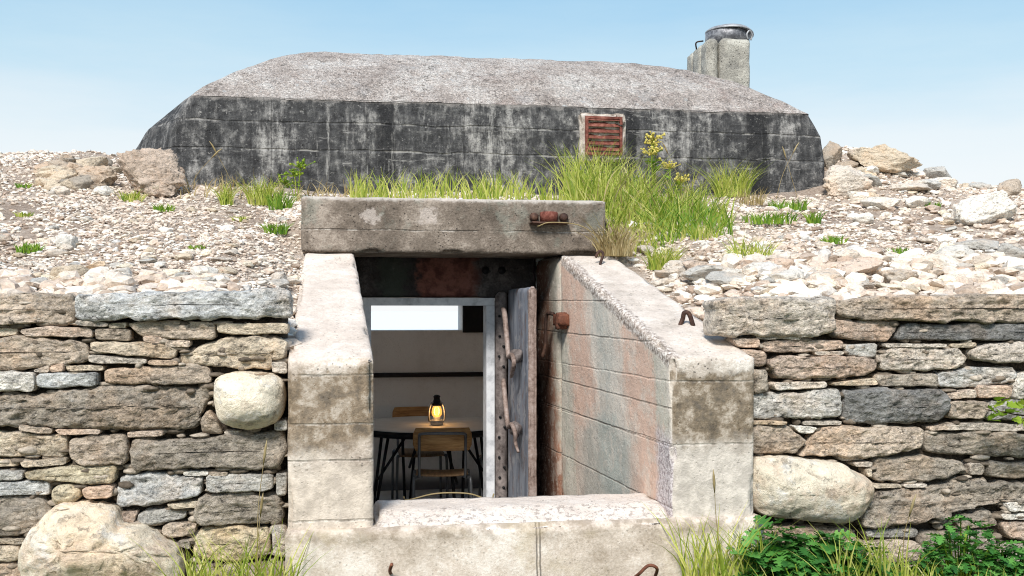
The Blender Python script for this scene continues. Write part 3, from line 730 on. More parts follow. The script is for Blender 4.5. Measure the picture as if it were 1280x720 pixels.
# steel door, open
def door():
    h = np.array([.945, 6.33]); f = np.array([.975, 5.715]); d = (f - h); L = np.linalg.norm(d); d /= L; nrm = np.array([-d[1], d[0]])
    if nrm[0] > 0: nrm = -nrm          # towards the left, where the levers are
    t = .038
    def P(a, o, z): q = h + d * a * L + nrm * o; return (q[0], q[1], z)
    zb, zt = -.33, 1.385
    c = [P(0, 0, zb), P(0, -t, zb), P(1, 0, zb), P(1, -t, zb), P(0, 0, zt), P(0, -t, zt), P(1, 0, zt), P(1, -t, zt)]
    dr = obj('door', hexa([c[2], c[3], c[0], c[1], c[6], c[7], c[4], c[5]], .03, .002, .0, 10, 61, .2), M['door'], bunker, label='thick blue grey steel door standing open')
    e = MB(); q0, q1 = P(1.0, .006, 0), P(1.0, -t - .006, 0)
    c = [P(1.022, .006, zb), P(1.022, -t - .006, zb), P(1.002, .006, zb), P(1.002, -t - .006, zb), P(1.022, .006, zt + .004), P(1.022, -t - .006, zt + .004), P(1.002, .006, zt + .004), P(1.002, -t - .006, zt + .004)]
    obj('edge_strip', hexa(c, .02, .003, .006, 20, 62), M['handle'], dr)
    for u0, zs in ((0, (1.26, .98)), (1, (.82, .56))):
        z0, z1 = zs
        if u0 == 0: pts = [(.32, .055, 1.26), (.36, .06, 1.23), (.52, .06, 1.02), (.60, .065, .985), (.70, .06, 1.0), (.80, .06, .97), (.78, .06, .93), (.66, .055, .88), (.60, .05, .87)]
        else: pts = [(.26, .055, .84), (.32, .06, .80), (.48, .06, .62), (.58, .065, .58), (.70, .06, .60), (.82, .055, .56), (.80, .05, .50), (.92, .05, .46)]
        if u0 == 0: pts[0] = (.20, .055, 1.265)
        q = curve([P(a, o, z) for a, o, z in pts], 6); r = np.interp(np.linspace(0, 1, len(q)), [0, .12, .5, .7, 1], [.012, .016, .013, .014, .008])
        hd = obj('handle', tube(q, r, 10), M['handle'], dr, label='upper bent locking lever' if u0 == 0 else 'lower bent locking lever')
        zc = (z1 + .02)
        bs = hexa([P(.78, .004, zc - .05), P(.78, .06, zc - .05), P(.55, .004, zc - .05), P(.55, .06, zc - .05), P(.78, .004, zc + .03), P(.78, .05, zc + .03), P(.55, .004, zc + .03), P(.55, .05, zc + .03)], .02, .006, .02, 20, 63 + u0)
        obj('bracket', bs, M['plate'], hd)
    # hinge lug and rod on the camouflaged wall
    x, y, z = at(690, 399, 5.82)
    lug = MB(); lug.add(*hexa(box(1.125, 1.19, 5.62, 5.80, z - .035, z + .03), .012, .004, .006, 16, 66, .2)); lug.add(*hexa(box(1.118, 1.18, 5.645, 5.69, z - .055, z + .04), .012, .004, .006, 16, 68, .2))
    lg = obj('hinge_lug', lug, M['rust'], bunker, label='rusty hinge lug on the right wing wall')
    obj('rod', tube(curve([(1.13, 5.80, z + .03), (1.105, 5.88, z + .02), (1.10, 5.89, z - .15), (1.08, 5.89, z - .22)], 5), .011), M['rustdark'], lg)
door()
# small iron fittings
x, y, z = at(686, 273, 5.80)
ir = obj('bracket', hexa(box(x - .115, x + .115, 5.745, 5.815, z - .036, z - .022), .012, .004, .01, 18, 81), M['rustdark'], bunker, label='rusty iron bracket fixed to the beam')
V, F = lathe([(.05, -.022), (.052, .03), (.046, .036), (.002, .034)], (x, 5.80, z), 20)
obj('socket', (V, F), M['rustred'], ir)
pr = [(.026, 0), (.026, .018), (.016, .03), (.004, .034)]
for s_ in (-1, 1):
    V, F = lathe(pr, (0, 0, 0), 9); obj('bolt', (np.array([(x + s_ * .086 + p[0], 5.81 - p[2], z + .006 + p[1]) for p in V]), F), M['rustdark'], ir)
def hook(pts, r, lab, mat='rustdark'):
    obj('hook', tube(curve(pts, 6), r, 7), M[mat], bunker, label=lab)
x, y, z = at(857, 402, 4.62)
hook([(x - .035, y, z - .035), (x - .015, y, z + .01), (x - .01, y - .01, z + .04), (x + .012, y - .015, z + .035), (x + .03, y - .02, z - .02)], .011, 'bent rusty hook on top of the right wing wall')
x, y, z = at(749, 322, 5.62)
hook([(x - .02, y, z + .0), (x, y, z + .035), (x + .02, y - .01, z + .02), (x + .004, y - .015, z - .03), (x + .0, y - .02, z - .05)], .008, 'small rusty hook beside the end of the beam')
x, y, z = at(489, 714, 4.10)
hook([(x, y + .08, z - .03), (x - .004, y + .02, z), (x + .002, y - .01, z + .03)], .007, 'rusty bar end sticking out of the footing', 'rust')
x, y, z = at(812, 714, 4.10)
hook([(x - .05, y + .08, z - .05), (x - .045, y, z - .01), (x - .01, y - .02, z + .028), (x + .025, y - .02, z + .015), (x + .045, y + .08, z - .05)], .007, 'bent rusty bar looping out of the footing', 'rust')
p0, p1, p2, p3 = at(510, 625, 4.66), at(545, 617, 4.66), at(585, 617, 4.66), at(612, 625, 4.66)
tag(obj('stalk', tube(curve([(p0[0] - .02, 4.64, .425), p0, p1, p2, p3, (p3[0] + .02, 4.66, .425)], 6), .0035, 5), M['dry'], loc=(p0[0], 4.66, .42)), 'thin pale dry stalk arching over the sill in the doorway', 'stalk')

# ------------------------------------------------------------------ furniture in the room
FZ = -.37
def table():
    c = (np.array(at(540, 530, 8.25))[0], 8.25)
    r = .60; zt = .36
    t = thing('round_table', 'round table with pale top and black splayed legs inside the bunker', 'table', (c[0], c[1], FZ))
    obj('table_top', lathe([(r - .01, zt - .028), (r, zt - .02), (r, zt - .004), (r - .006, zt), (.01, zt)], (c[0], c[1], 0), 64), M['table'], t, False)
    obj('rim', lathe([(r - .03, zt - .055), (r + .002, zt - .055), (r + .003, zt - .006), (r - .03, zt - .03)], (c[0], c[1], 0), 64), M['black'], t)
    for k in range(4):
        a = radians(200 + 90 * k); ca, sa = cos(a), sin(a)
        def Q(rad, tn, z): return (c[0] + ca * rad - sa * tn, c[1] + sa * rad + ca * tn, z)
        mb = MB()
        mb.add(*tube([Q(.40, -.05, zt - .03), Q(.50, -.02, FZ)], .012)); mb.add(*tube([Q(.40, .09, zt - .03), Q(.50, .02, FZ)], .012))
        mb.add(*tube([Q(.18, 0, zt - .03), Q(.455, 0, -.05)], .011)); mb.add(*tube([Q(.485, -.05, FZ + .01), Q(.485, .05, FZ + .01)], .011))
        obj('leg', mb, M['black'], t)
table()
def chair(x, y, rz, label):
    t = thing('school_chair', label, 'chair', (0, 0, 0), 'wooden school chairs at the round table')
    w = .195
    # local: the sitter looks towards +y
    q = np.linspace(-1, 1, 15)
    def board(z0, z1, y0, bow, th, hw, mat, name, lean=0.0):
        V = []; F = []; n = len(q); rows = 5
        for side in (0, 1):
            for j in range(rows):
                zz = z0 + (z1 - z0) * j / (rows - 1); e = .02 * (abs(2 * j / (rows - 1) - 1) ** 4)
                for s in q: V.append((s * (hw - e), y0 - bow * (1 - s * s) + lean * (zz - z0) + (th if side else 0), zz))
        for side in (0, 1):
            o = side * n * rows
            for j in range(rows - 1):
                for i in range(n - 1):
                    f = (o + j * n + i, o + j * n + i + 1, o + (j + 1) * n + i + 1, o + (j + 1) * n + i); F.append(f if side == 0 else f[::-1])
        o = n * rows
        ring = [i for i in range(n)] + [j * n + n - 1 for j in range(1, rows)] + [(rows - 1) * n + i for i in range(n - 2, -1, -1)] + [j * n for j in range(rows - 2, 0, -1)]
        for a, b_ in zip(ring, ring[1:] + ring[:1]): F.append((a, a + o, b_ + o, b_))
        obj(name, (V, F), mat, t)
    board(.625, .79, -.205, .03, .012, .21, M['ply'], 'backrest', -.12)
    V, F = hexa(box(-.19, .19, -.16, .22, .435, .45), .03, .0, 0, 5, 3, .4)
    V[:, 2] += -.012 * np.cos(V[:, 0] / .19 * 1.4) * 1 + .012 * sm(.1, .22, -V[:, 1]) - .015 * sm(.12, .22, V[:, 1])
    obj('seat', (V, F), M['seat'], t)
    fr = MB()
    for s in (-1, 1):
        fr.add(*tube(curve([(s * .15, .19, .425), (s * .16, -.12, .425), (s * .165, -.175, .47), (s * .165, -.215, .62), (s * .165, -.24, .74)], 6), .0105))
    fr.add(*tube(curve([(-.165, -.24, .735), (-.145, -.262, .752), (0, -.27, .755), (.145, -.262, .752), (.165, -.24, .735)], 6), .0105))
    obj('back_frame', fr, M['tube'], t)
    for s in (-1, 1):
        lg = tube(curve([(s * .15, -.10, .425), (s * .19, -.15, .42), (s * .205, -.19, .38), (s * .21, -.205, .0)], 6), .0115); obj('leg', lg, M['tube'], t)
        lg = tube(curve([(s * .15, .14, .425), (s * .19, .17, .42), (s * .205, .19, .38), (s * .21, .20, .0)], 6), .0115); obj('leg', lg, M['tube'], t)
    t.location = (x, y, FZ); t.rotation_euler = (0, 0, rz); return t
def dup(t, x, y, rz, label):
    r = t.copy(); C.objects.link(r); r.location = (x, y, FZ); r.rotation_euler = (0, 0, rz); r['label'] = label
    for ch in list(t.children):
        c = ch.copy(); C.objects.link(c); c.parent = r
    return r
xa = at(555, 560, 7.45)[0]
ch = chair(xa, 7.62, radians(-4), 'wooden school chair nearest the doorway with its back to the camera')
dup(ch, at(525, 560, 8.75)[0], 8.82, radians(183), 'wooden school chair facing the doorway across the round table')
dup(ch, at(596, 560, 8.3)[0] + .28, 8.40, radians(97), 'wooden school chair at the right of the round table behind the frame')

def lantern():
    x, y, _ = at(546, 528, 8.12); z = .362
    t = thing('hurricane_lantern', 'small lit hurricane lantern glowing amber on the round table', 'lantern', (x, y, z)); c = (x, y, z)
    obj('tank', lathe([(.046, 0), (.05, .008), (.05, .032), (.04, .042), (.026, .046), (.028, .062), (.01, .064)], c, 20), M['lid'], t)
    obj('globe', lathe([(.026, .064), (.037, .078), (.041, .10), (.037, .125), (.028, .145), (.02, .146)], c, 20), M['glass'], t)
    obj('flame', lathe([(.004, .072), (.013, .085), (.015, .10), (.008, .12), (.002, .132)], c, 12), M['flame'], t)
    obj('cap', lathe([(.03, .148), (.04, .152), (.036, .165), (.028, .17), (.03, .188), (.024, .2), (.024, .215), (.03, .218), (.02, .232), (.003, .236)], c, 20), M['black'], t)
    for s in (-1, 1):
        obj('side_tube', tube(curve([(x + s * .044, y, z + .02), (x + s * .062, y, z + .05), (x + s * .060, y, z + .12), (x + s * .045, y, z + .165), (x + s * .026, y, z + .18)], 5), .007), M['lid'], t)
    obj('bail', tube(curve([(x - .05, y, z + .14), (x - .07, y - .01, z + .10), (x - .066, y - .03, z + .03)], 4), .0025), M['black'], t)
    l = bpy.data.lights.new('lantern_light', 'POINT'); l.energy = 1.9; l.color = (1, .66, .36); l.shadow_soft_size = .03
    o = bpy.data.objects.new('lantern_light', l); C.objects.link(o); o.location = (0, 0, .105); o.parent = t
lantern()

# ------------------------------------------------------------------ dry stone walls
TINT = {'brown': (.51, .42, .33), 'dark': (.375, .325, .265), 'black': (.22, .215, .205), 'grey': (.50, .475, .43), 'blue': (.53, .525, .50), 'tan': (.62, .52, .395), 'pale': (.62, .545, .46),
        'pink': (.60, .48, .385), 'red': (.50, .395, .315), 'white': (.76, .71, .63), 'cream': (.84, .745, .59), 'olive': (.52, .45, .32)}
def wall_stone(outline, y, tint, parent, depth, seed, label=None, round_=1, bulge=.03, rough=1.0, mat='stone', proud=None):
    P = np.array(outline, float)
    for _ in range(round_):                       # cut corners
        Q = []
        for a, c in zip(P, np.roll(P, -1, 0)):
            L = np.linalg.norm(c - a); k = min(.14, .014 / max(L, .001)) if round_ == 1 else .25
            Q += [a + (c - a) * k, a + (c - a) * (1 - k)]
        P = np.array(Q)
    per = np.linalg.norm(np.roll(P, -1, 0) - P, axis=1).sum()
    n = int(np.clip(per / .014, 28, 170))
    seg = np.linalg.norm(np.roll(P, -1, 0) - P, axis=1); cum = np.concatenate([[0], np.cumsum(seg)])
    t = np.linspace(0, cum[-1], n, endpoint=False); PP = np.vstack([P, P[:1]])
    E = np.stack([np.interp(t, cum, PP[:, k]) for k in (0, 1)], -1)
    c = P.mean(0); ext = P.max(0) - P.min(0)
    # outline wobble
    E3 = np.column_stack([E, np.zeros(n)])
    E = E + np.stack([fbm(E3 * 13 + seed, 4, 1, .6), fbm(E3 * 13 + seed, 4, 2, .6)], -1) * .017 * rough * min(1, ext.min() / .12)
    # spine: rings shrink to a segment along the long axis
    hl = max(0, (ext[0] - ext[1]) * .5) * .9
    sp = np.stack([np.clip(E[:, 0], c[0] - hl, c[0] + hl), np.full(n, c[1]) + (E[:, 1] - c[1]) * .0], -1)
    rr = [1.0, 1.0, 1.0, .99, .97, .94, .89, .83, .76, .68, .60, .52, .43, .34, .24, .14, .04]
    yy = [depth, .06, .022, .008] + [0] * 13
    if round_ > 1 or bulge > .1: pw, sharp = 2.6, 1
    else: pw, sharp, bulge = 11.0, 0, bulge * .75
    V = []; F = []
    dth = ext.min()
    off = proud if proud is not None else (pn(np.array([[seed * 1.7, 3.1, .5]]), 5)[0]) * .018
    for k, r in enumerate(rr):
        ring = sp + (E - sp) * r
        e = yy[k] * min(1, dth / .10) if k else depth
        V.append(np.column_stack([ring[:, 0], np.full(n, y + off + e - bulge * (1 - r ** pw) * min(1.2, dth / .15)), ring[:, 1]]))
    m = len(rr); V = np.concatenate(V)
    for i in range(m - 1):
        for k in range(n):
            k2 = (k + 1) % n; F.append((i * n + k, i * n + k2, (i + 1) * n + k2, (i + 1) * n + k))
    F.append(tuple((m - 1) * n + k for k in range(n)))
    st = np.array([1, 1, 1.35]) if mat == 'stone' else np.array([1, 1, 1.2])
    a = min(1, dth / .13)
    W = V * st + seed * 3.17
    dy = fbm(W * 7, 6, 11, .65) * .030 * rough * a + (np.abs(fbm(W * 15, 5, 15, .65)) - .2) * -.034 * rough * a
    fr = np.repeat((np.arange(m) > 0).astype(float), n)
    rs = np.random.RandomState(int(seed * 31) % 99991)
    if not sharp:                                 # split faces: a few tilted planes
        X = (V[:, 0] - c[0]); Zz = (V[:, 2] - c[1]); pl = None
        for _ in range(4):
            ax, az = rs.normal(0, .05), rs.normal(0, .16); cx, cz = rs.uniform(-.5, .5) * ext[0], rs.uniform(-.5, .5) * ext[1]
            q = (X - cx) * ax + (Zz - cz) * az + rs.uniform(-.004, .012)
            pl = q if pl is None else np.maximum(pl, q)
        dy = dy - np.clip(pl, -.01, .035) * a
        lay = np.abs(((V[:, 2] + .015 * fbm(W * 3, 2, 33)) * 34) % 1 - .5) * 2        # bedding ledges
        dy = dy + (sm(.2, .5, lay) - .5) * .0016 * rough * a
    V[:, 1] -= dy * fr
    V[:, 2] += fbm(W * 12, 3, 21) * .004 * rough
    col = np.array(TINT[tint]) * (1 + .16 * pn(np.array([[seed * .77, 9.2, 4.4]]), 8)[0])
    o = obj('stone', (V, [f[::-1] for f in F]), M[mat], parent, color=tuple(col), label=label)
    return o

LC, RC = (0, 340, 1 / 1.895), (900, 340, 1 / 1.895)
def px(pts, cr): return [(cr[0] + x * cr[2], cr[1] + y * cr[2]) for x, y in pts]
def r4(x0, y0, x1, y1, x2, y2, x3, y3): return [(x0, y0), (x1, y1), (x2, y2), (x3, y3)]
LS = [  # left wall, as read from the photo: outline, tint, options
 (r4(-150, 54, 172, 50, 178, 122, -150, 130), 'brown', {}),
 ([(176, 52), (420, 46), (684, 38), (690, 70), (686, 108), (420, 112), (180, 116)], 'blue', dict(label='long pale blue grey capstone beside the wing wall', proud=-.03)),
 (r4(-60, 132, 40, 132, 42, 150, -60, 152), 'tan', {}), ([(44, 138), (90, 129), (216, 132), (221, 156), (60, 155)], 'pink', {}),
 (r4(180, 113, 258, 121, 256, 132, 180, 128), 'grey', {}), (r4(222, 134, 310, 136, 312, 163, 224, 163), 'brown', {}), (r4(258, 121, 300, 120, 300, 133, 258, 134), 'tan', {}),
 ([(296, 122), (370, 114), (506, 116), (511, 158), (400, 161), (330, 152)], 'brown', {}), (r4(511, 118, 682, 122, 684, 148, 514, 147), 'tan', {}),
 (r4(337, 152, 386, 154, 386, 172, 340, 168), 'pink', {}), (r4(388, 162, 452, 160, 452, 178, 391, 180), 'pale', {}),
 ([(-120, 154), (60, 152), (208, 164), (206, 212), (120, 226), (-120, 236)], 'brown', {}), ([(213, 166), (330, 165), (424, 173), (414, 205), (300, 200), (214, 188)], 'tan', {}),
 (r4(207, 194, 348, 208, 346, 220, 207, 215), 'pale', {}), (r4(353, 209, 418, 210, 424, 222, 350, 221), 'brown', {}),
 ([(414, 205), (470, 172), (545, 150), (600, 152), (684, 160), (676, 205), (642, 208), (640, 230), (520, 228), (430, 219)], 'tan', dict(label='tan stone tapering to a point on its left end')),
 (r4(643, 214, 678, 213, 680, 242, 646, 239), 'pale', {}), (r4(-70, 238, 82, 236, 84, 282, -70, 288), 'white', dict(label='small white block in the left wall')),
 (r4(80, 231, 120, 219, 118, 237, 84, 237), 'pale', {}), (r4(121, 222, 152, 217, 152, 235, 122, 237), 'pink', {}), (r4(154, 221, 244, 223, 244, 235, 155, 235), 'tan', {}),
 (r4(86, 240, 232, 238, 228, 271, 89, 276), 'blue', {}), ([(246, 232), (300, 224), (496, 223), (502, 264), (400, 268), (246, 264)], 'brown', {}),
 ([(-160, 288), (20, 291), (120, 284), (280, 270), (496, 273), (500, 300), (474, 335), (470, 372), (300, 378), (120, 368), (-160, 366)], 'dark', dict(label='long dark brown pitted stone in the left wall', rough=1.5)),
 ([(504, 262), (520, 240), (600, 235), (670, 242), (678, 300), (668, 350), (610, 374), (540, 370), (512, 336)], 'cream', dict(label='rounded cream boulder in the left wall', round_=2, bulge=.09, rough=.4, mat='boulder', proud=-.03)),
 ([(474, 352), (492, 326), (508, 350), (528, 384), (476, 386)], 'brown', {}), (r4(530, 377, 576, 377, 576, 390, 533, 389), 'pale', {}), (r4(650, 354, 680, 350, 682, 376, 652, 374), 'grey', {}),
 (r4(-120, 374, 154, 386, 153, 438, -120, 440), 'tan', {}), (r4(44, 364, 124, 369, 124, 382, 47, 379), 'brown', {}), (r4(128, 371, 240, 373, 236, 386, 140, 386), 'pink', {}), (r4(300, 378, 388, 376, 386, 389, 303, 393), 'pink', {}),
 ([(162, 394), (220, 389), (296, 390), (303, 420), (296, 454), (200, 460), (163, 440)], 'brown', {}),
 ([(300, 430), (316, 398), (450, 396), (560, 386), (678, 377), (676, 430), (660, 470), (500, 466), (310, 469)], 'dark', dict(label='large dark grey block beside the left wing wall')),
 (r4(-60, 444, 40, 447, 40, 464, -60, 466), 'tan', {}), (r4(47, 449, 156, 441, 158, 456, 52, 464), 'tan', {}), ([(54, 474), (150, 458), (278, 458), (274, 504), (160, 500), (62, 490)], 'olive', {}),
 (r4(-60, 470, 52, 471, 52, 493, -60, 494), 'grey', {}), (r4(398, 471, 430, 472, 427, 481, 399, 480), 'pale', {}), (r4(433, 472, 494, 470, 494, 483, 435, 483), 'white', {}), (r4(497, 473, 540, 473, 540, 481, 499, 481), 'brown', {}),
 (r4(-80, 499, 116, 497, 118, 529, -80, 536), 'blue', {}), ([(119, 512), (150, 503), (192, 509), (189, 540), (150, 553), (122, 550)], 'olive', dict(round_=2, bulge=.05, rough=.6)), (r4(195, 511, 270, 509, 268, 535, 203, 538), 'pink', {}),
 ([(278, 490), (300, 475), (482, 483), (478, 528), (390, 550), (276, 564)], 'blue', dict(label='blue grey block above the big cream boulder')), (r4(485, 480, 651, 478, 648, 519, 487, 520), 'grey', {}), (r4(652, 477, 680, 476, 678, 532, 653, 528), 'grey', {}),
 (r4(393, 549, 474, 541, 468, 559, 402, 561), 'tan', {}), ([(456, 576), (476, 532), (560, 520), (670, 534), (669, 600), (560, 603), (468, 598)], 'dark', {}),
 ([(-80, 538), (106, 535), (116, 585), (70, 618), (40, 631), (-80, 632)], 'dark', {}), (r4(288, 568, 326, 566, 318, 594, 290, 590), 'red', {}), ([(322, 580), (350, 563), (442, 560), (440, 588), (390, 596), (330, 604)], 'grey', {}), ([(384, 606), (400, 596), (467, 592), (460, 620), (410, 633), (386, 624)], 'brown', {}),
 ([(50, 652), (75, 606), (118, 564), (160, 546), (240, 545), (276, 560), (300, 590), (360, 606), (410, 640), (440, 676), (430, 740), (240, 770), (70, 740)], 'cream', dict(label='huge cream boulder at the foot of the left wall', round_=1, bulge=.11, rough=1.3, mat='boulder', proud=-.07)),
 ([(454, 630), (480, 608), (560, 603), (640, 608), (642, 672), (560, 690), (458, 684)], 'olive', dict(rough=.7)), (r4(-60, 635, 56, 633, 52, 646, -60, 648), 'tan', {}), (r4(-60, 651, 47, 650, 45, 684, -60, 688), 'tan', {}),
 (r4(420, 638, 450, 632, 452, 656, 432, 652), 'dark', {}), (r4(644, 602, 678, 604, 678, 678, 646, 676), 'grey', {}), (r4(-60, 690, 48, 688, 62, 740, -60, 745), 'brown', {}), (r4(446, 692, 560, 696, 560, 760, 446, 760), 'brown', {}), (r4(566, 696, 680, 684, 680, 760, 566, 760), 'dark', {}),
]
RS = [
 ([(-20, 64), (120, 58), (266, 60), (272, 100), (268, 140), (210, 156), (60, 152), (-20, 150)], 'pale', dict(label='pale blotched capstone beside the right wing wall', proud=-.02)), ([(275, 64), (500, 56), (760, 50), (960, 54), (960, 122), (720, 120), (500, 118), (277, 110)], 'brown', dict(proud=-.03, label='long brown capstone of the right wall')),
 ([(269, 114), (432, 115), (420, 145), (400, 164), (320, 162), (268, 154)], 'red', dict(label='reddish brown block under the long capstone')), ([(418, 160), (432, 124), (560, 122), (900, 124), (900, 160), (640, 163)], 'black', dict(label='long blue black slab in the right wall')),
 (r4(28, 158, 93, 154, 96, 180, 44, 180), 'pink', {}), (r4(85, 149, 194, 154, 191, 161, 86, 159), 'pale', {}), ([(100, 166), (160, 160), (294, 163), (292, 184), (200, 192), (106, 188)], 'red', {}), (r4(224, 188, 296, 187, 290, 197, 226, 197), 'pale', {}),
 (r4(298, 171, 376, 169, 373, 205, 300, 199), 'grey', {}), (r4(390, 169, 538, 170, 538, 179, 392, 179), 'pale', {}), (r4(546, 169, 610, 167, 606, 180, 548, 179), 'tan', {}), ([(380, 190), (400, 182), (560, 180), (596, 204), (560, 231), (450, 234), (382, 232)], 'pale', {}),
 ([(594, 186), (640, 170), (800, 160), (800, 216), (660, 215), (600, 208)], 'pale', {}), (r4(40, 184, 111, 185, 109, 223, 62, 226), 'red', {}), ([(115, 210), (140, 198), (260, 200), (371, 203), (369, 232), (330, 248), (200, 256), (130, 253)], 'red', dict(label='large reddish stone beside the right wing wall')),
 (r4(78, 230, 114, 229, 116, 285, 82, 289), 'dark', {}), (r4(127, 263, 254, 256, 258, 273, 131, 281), 'white', {}), (r4(266, 262, 376, 251, 377, 269, 268, 269), 'tan', {}), (r4(360, 244, 518, 239, 521, 271, 378, 271), 'dark', {}),
 ([(523, 236), (600, 226), (700, 222), (712, 250), (690, 264), (600, 272), (526, 272)], 'blue', {}), ([(716, 236), (800, 228), (800, 300), (700, 300), (700, 268)], 'white', {}), ([(60, 290), (180, 284), (284, 275), (291, 310), (288, 347), (60, 349)], 'grey', {}),
 ([(292, 280), (400, 275), (533, 277), (544, 320), (530, 357), (400, 360), (297, 358)], 'black', dict(label='nearly black square cut block in the right wall')), (r4(541, 288, 608, 277, 611, 299, 541, 301), 'pale', {}), (r4(613, 269, 690, 268, 691, 299, 616, 300), 'pink', {}), (r4(541, 305, 640, 305, 626, 349, 540, 349), 'brown', {}),
 (r4(643, 306, 800, 304, 800, 352, 634, 351), 'grey', {}), (r4(70, 352, 156, 352, 156, 361, 70, 361), 'tan', {}), (r4(197, 353, 290, 352, 288, 363, 197, 363), 'pale', {}), ([(502, 366), (560, 358), (640, 357), (800, 364), (800, 379), (640, 376), (503, 376)], 'pale', {}),
 ([(60, 366), (160, 364), (190, 386), (206, 402), (180, 428), (120, 434), (60, 432)], 'brown', {}), (r4(170, 363, 232, 368, 219, 385, 191, 383), 'white', {}), ([(222, 388), (246, 368), (360, 366), (487, 369), (484, 418), (420, 434), (300, 440), (188, 436), (210, 410)], 'brown', dict(label='broad brown grey stone above the cream boulder')), ([(490, 382), (620, 378), (820, 388), (820, 440), (640, 440), (492, 428)], 'dark', {}),
 ([(60, 440), (120, 434), (190, 438), (282, 452), (352, 490), (352, 530), (318, 586), (270, 594), (150, 582), (60, 566)], 'cream', dict(label='big smooth cream boulder at the foot of the right wall', round_=2, bulge=.07, rough=.7, mat='boulder', proud=-.05)),
 (r4(282, 439, 344, 435, 346, 447, 292, 449), 'pale', {}), (r4(314, 453, 361, 449, 359, 463, 322, 463), 'pale', {}), (r4(345, 467, 358, 466, 358, 487, 347, 484), 'tan', {}), ([(366, 446), (380, 440), (480, 438), (580, 447), (590, 468), (540, 489), (440, 496), (365, 497)], 'dark', {}),
 (r4(593, 453, 630, 451, 629, 482, 594, 484), 'pale', {}), (r4(634, 452, 800, 450, 800, 496, 637, 488), 'dark', {}), (r4(363, 503, 430, 502, 430, 513, 366, 513), 'tan', {}), (r4(435, 503, 490, 501, 490, 511, 437, 511), 'pale', {}),
 ([(330, 590), (348, 540), (370, 518), (480, 514), (570, 490), (720, 498), (800, 505), (800, 540), (640, 552), (540, 580), (430, 600), (340, 608)], 'dark', dict(label='long dark brown stone at the foot of the right wall', rough=1.4)), (r4(678, 547, 760, 540, 760, 567, 684, 569), 'white', {}), (r4(666, 573, 760, 572, 760, 590, 670, 586), 'white', {}),
 (r4(560, 586, 640, 560, 664, 600, 574, 612), 'dark', {}), (r4(346, 613, 470, 607, 472, 630, 348, 631), 'grey', {}), (r4(668, 594, 800, 594, 800, 644, 690, 632), 'pink', {}), (r4(60, 592, 330, 612, 336, 690, 60, 690), 'brown', {}), (r4(480, 616, 656, 614, 660, 690, 482, 690), 'dark', {}),
 (r4(342, 638, 474, 636, 474, 690, 344, 690), 'brown', {}), (r4(668, 648, 800, 650, 800, 700, 668, 700), 'dark', {}), (r4(60, 696, 420, 696, 420, 770, 60, 770), 'dark', {}), (r4(428, 696, 800, 706, 800, 770, 428, 770), 'brown', {}),
]
def stone_wall(name, label, LSt, crop, x0, x1, xin, side, seed):
    YW = 4.30
    t = thing(name, label, 'stone wall', (xin, YW, 0))
    # dark earth core behind the faces
    a, c = (x0, xin) if side < 0 else (xin, x1)
    V, F = hexa(box(a, c, YW + .075, YW + .26, -.3, 1.285), .06, .02, 0, 7, seed)
    obj('core', (V, F), M['joint'], t)
    for k, (pl, tint, op) in enumerate(LSt):
        P = px(pl, crop); out = []
        for u, v in P:
            x, y, z = at(u, v, YW); out.append((x, z))
        op = dict(op)
        wall_stone(out, YW + op.pop('dy', 0), tint, t, .13, seed + k * 1.37, **op)
    # the wall runs on past the edge of the view in plain courses
    rng = random.Random(seed); z = -.1; xe = at(-80, 400, YW)[0] if side < 0 else at(1320, 400, YW)[0]
    while z < 1.26:
        h = rng.uniform(.09, .2); h = min(h, 1.31 - z)
        x = xe; lim = x0 if side < 0 else x1
        if h > .04:
            while (x > lim + .3) if side < 0 else (x < lim - .3):
                w = rng.uniform(.3, .7); xa, xb = (x - w, x) if side < 0 else (x, x + w); g = .006
                wall_stone([(xa + g, z + g), (xb - g, z + g + rng.uniform(-.01, .01)), (xb - g, z + h - g), (xa + g, z + h - g)], YW, rng.choice(['brown', 'grey', 'dark', 'tan', 'pale']), t, .13, rng.uniform(0, 500))
                x = xa if side < 0 else xb
        z += h
    # fist-sized wedges pushed into the joints
    mb = MB(); rng = np.random.RandomState(int(seed))
    for k in range(420):
        u = rng.uniform(0, 356) if side < 0 else rng.uniform(945, 1280); v = rng.uniform(372, 735)
        x, y, z = at(u, v, YW); Vi, Fi = ICO[1]
        s = np.array([rng.uniform(.015, .05), .03, rng.uniform(.007, .018)])
        V = Vi * s * (1 + .3 * fbm(Vi * 1.5 + k, 2, 3))[:, None] + np.array([x, YW + rng.uniform(.02, .055), z]); mb.add(V, Fi)
    o = obj('chinking', mb, M['gravel2'], t); o['kind'] = 'stuff'
b = NB('chinking_stone'); r = b.n('NewGeometry').outputs['Random Per Island']; p = b.pos(); n = b.noise(p, 60, 5)
M['gravel2'] = b.finish(b.mix(1.0, b.ramp(r, [(0, (.10, .08, .06)), (.5, (.26, .21, .16)), (1, (.50, .43, .35))]), b.ramp(n, [(.3, .5), (.7, 1.3)]), 'MULTIPLY'), .95, b.bump(n, .6, .01))
stone_wall('dry_stone_wall', 'dry stone wall left of the entrance with a huge cream boulder at its foot', LS, LC, -3.6, 0, -.262, -1, 100)
stone_wall('dry_stone_wall', 'dry stone wall right of the entrance with reddish and black stones', RS, RC, 0, 5.2, 1.70, 1, 300)

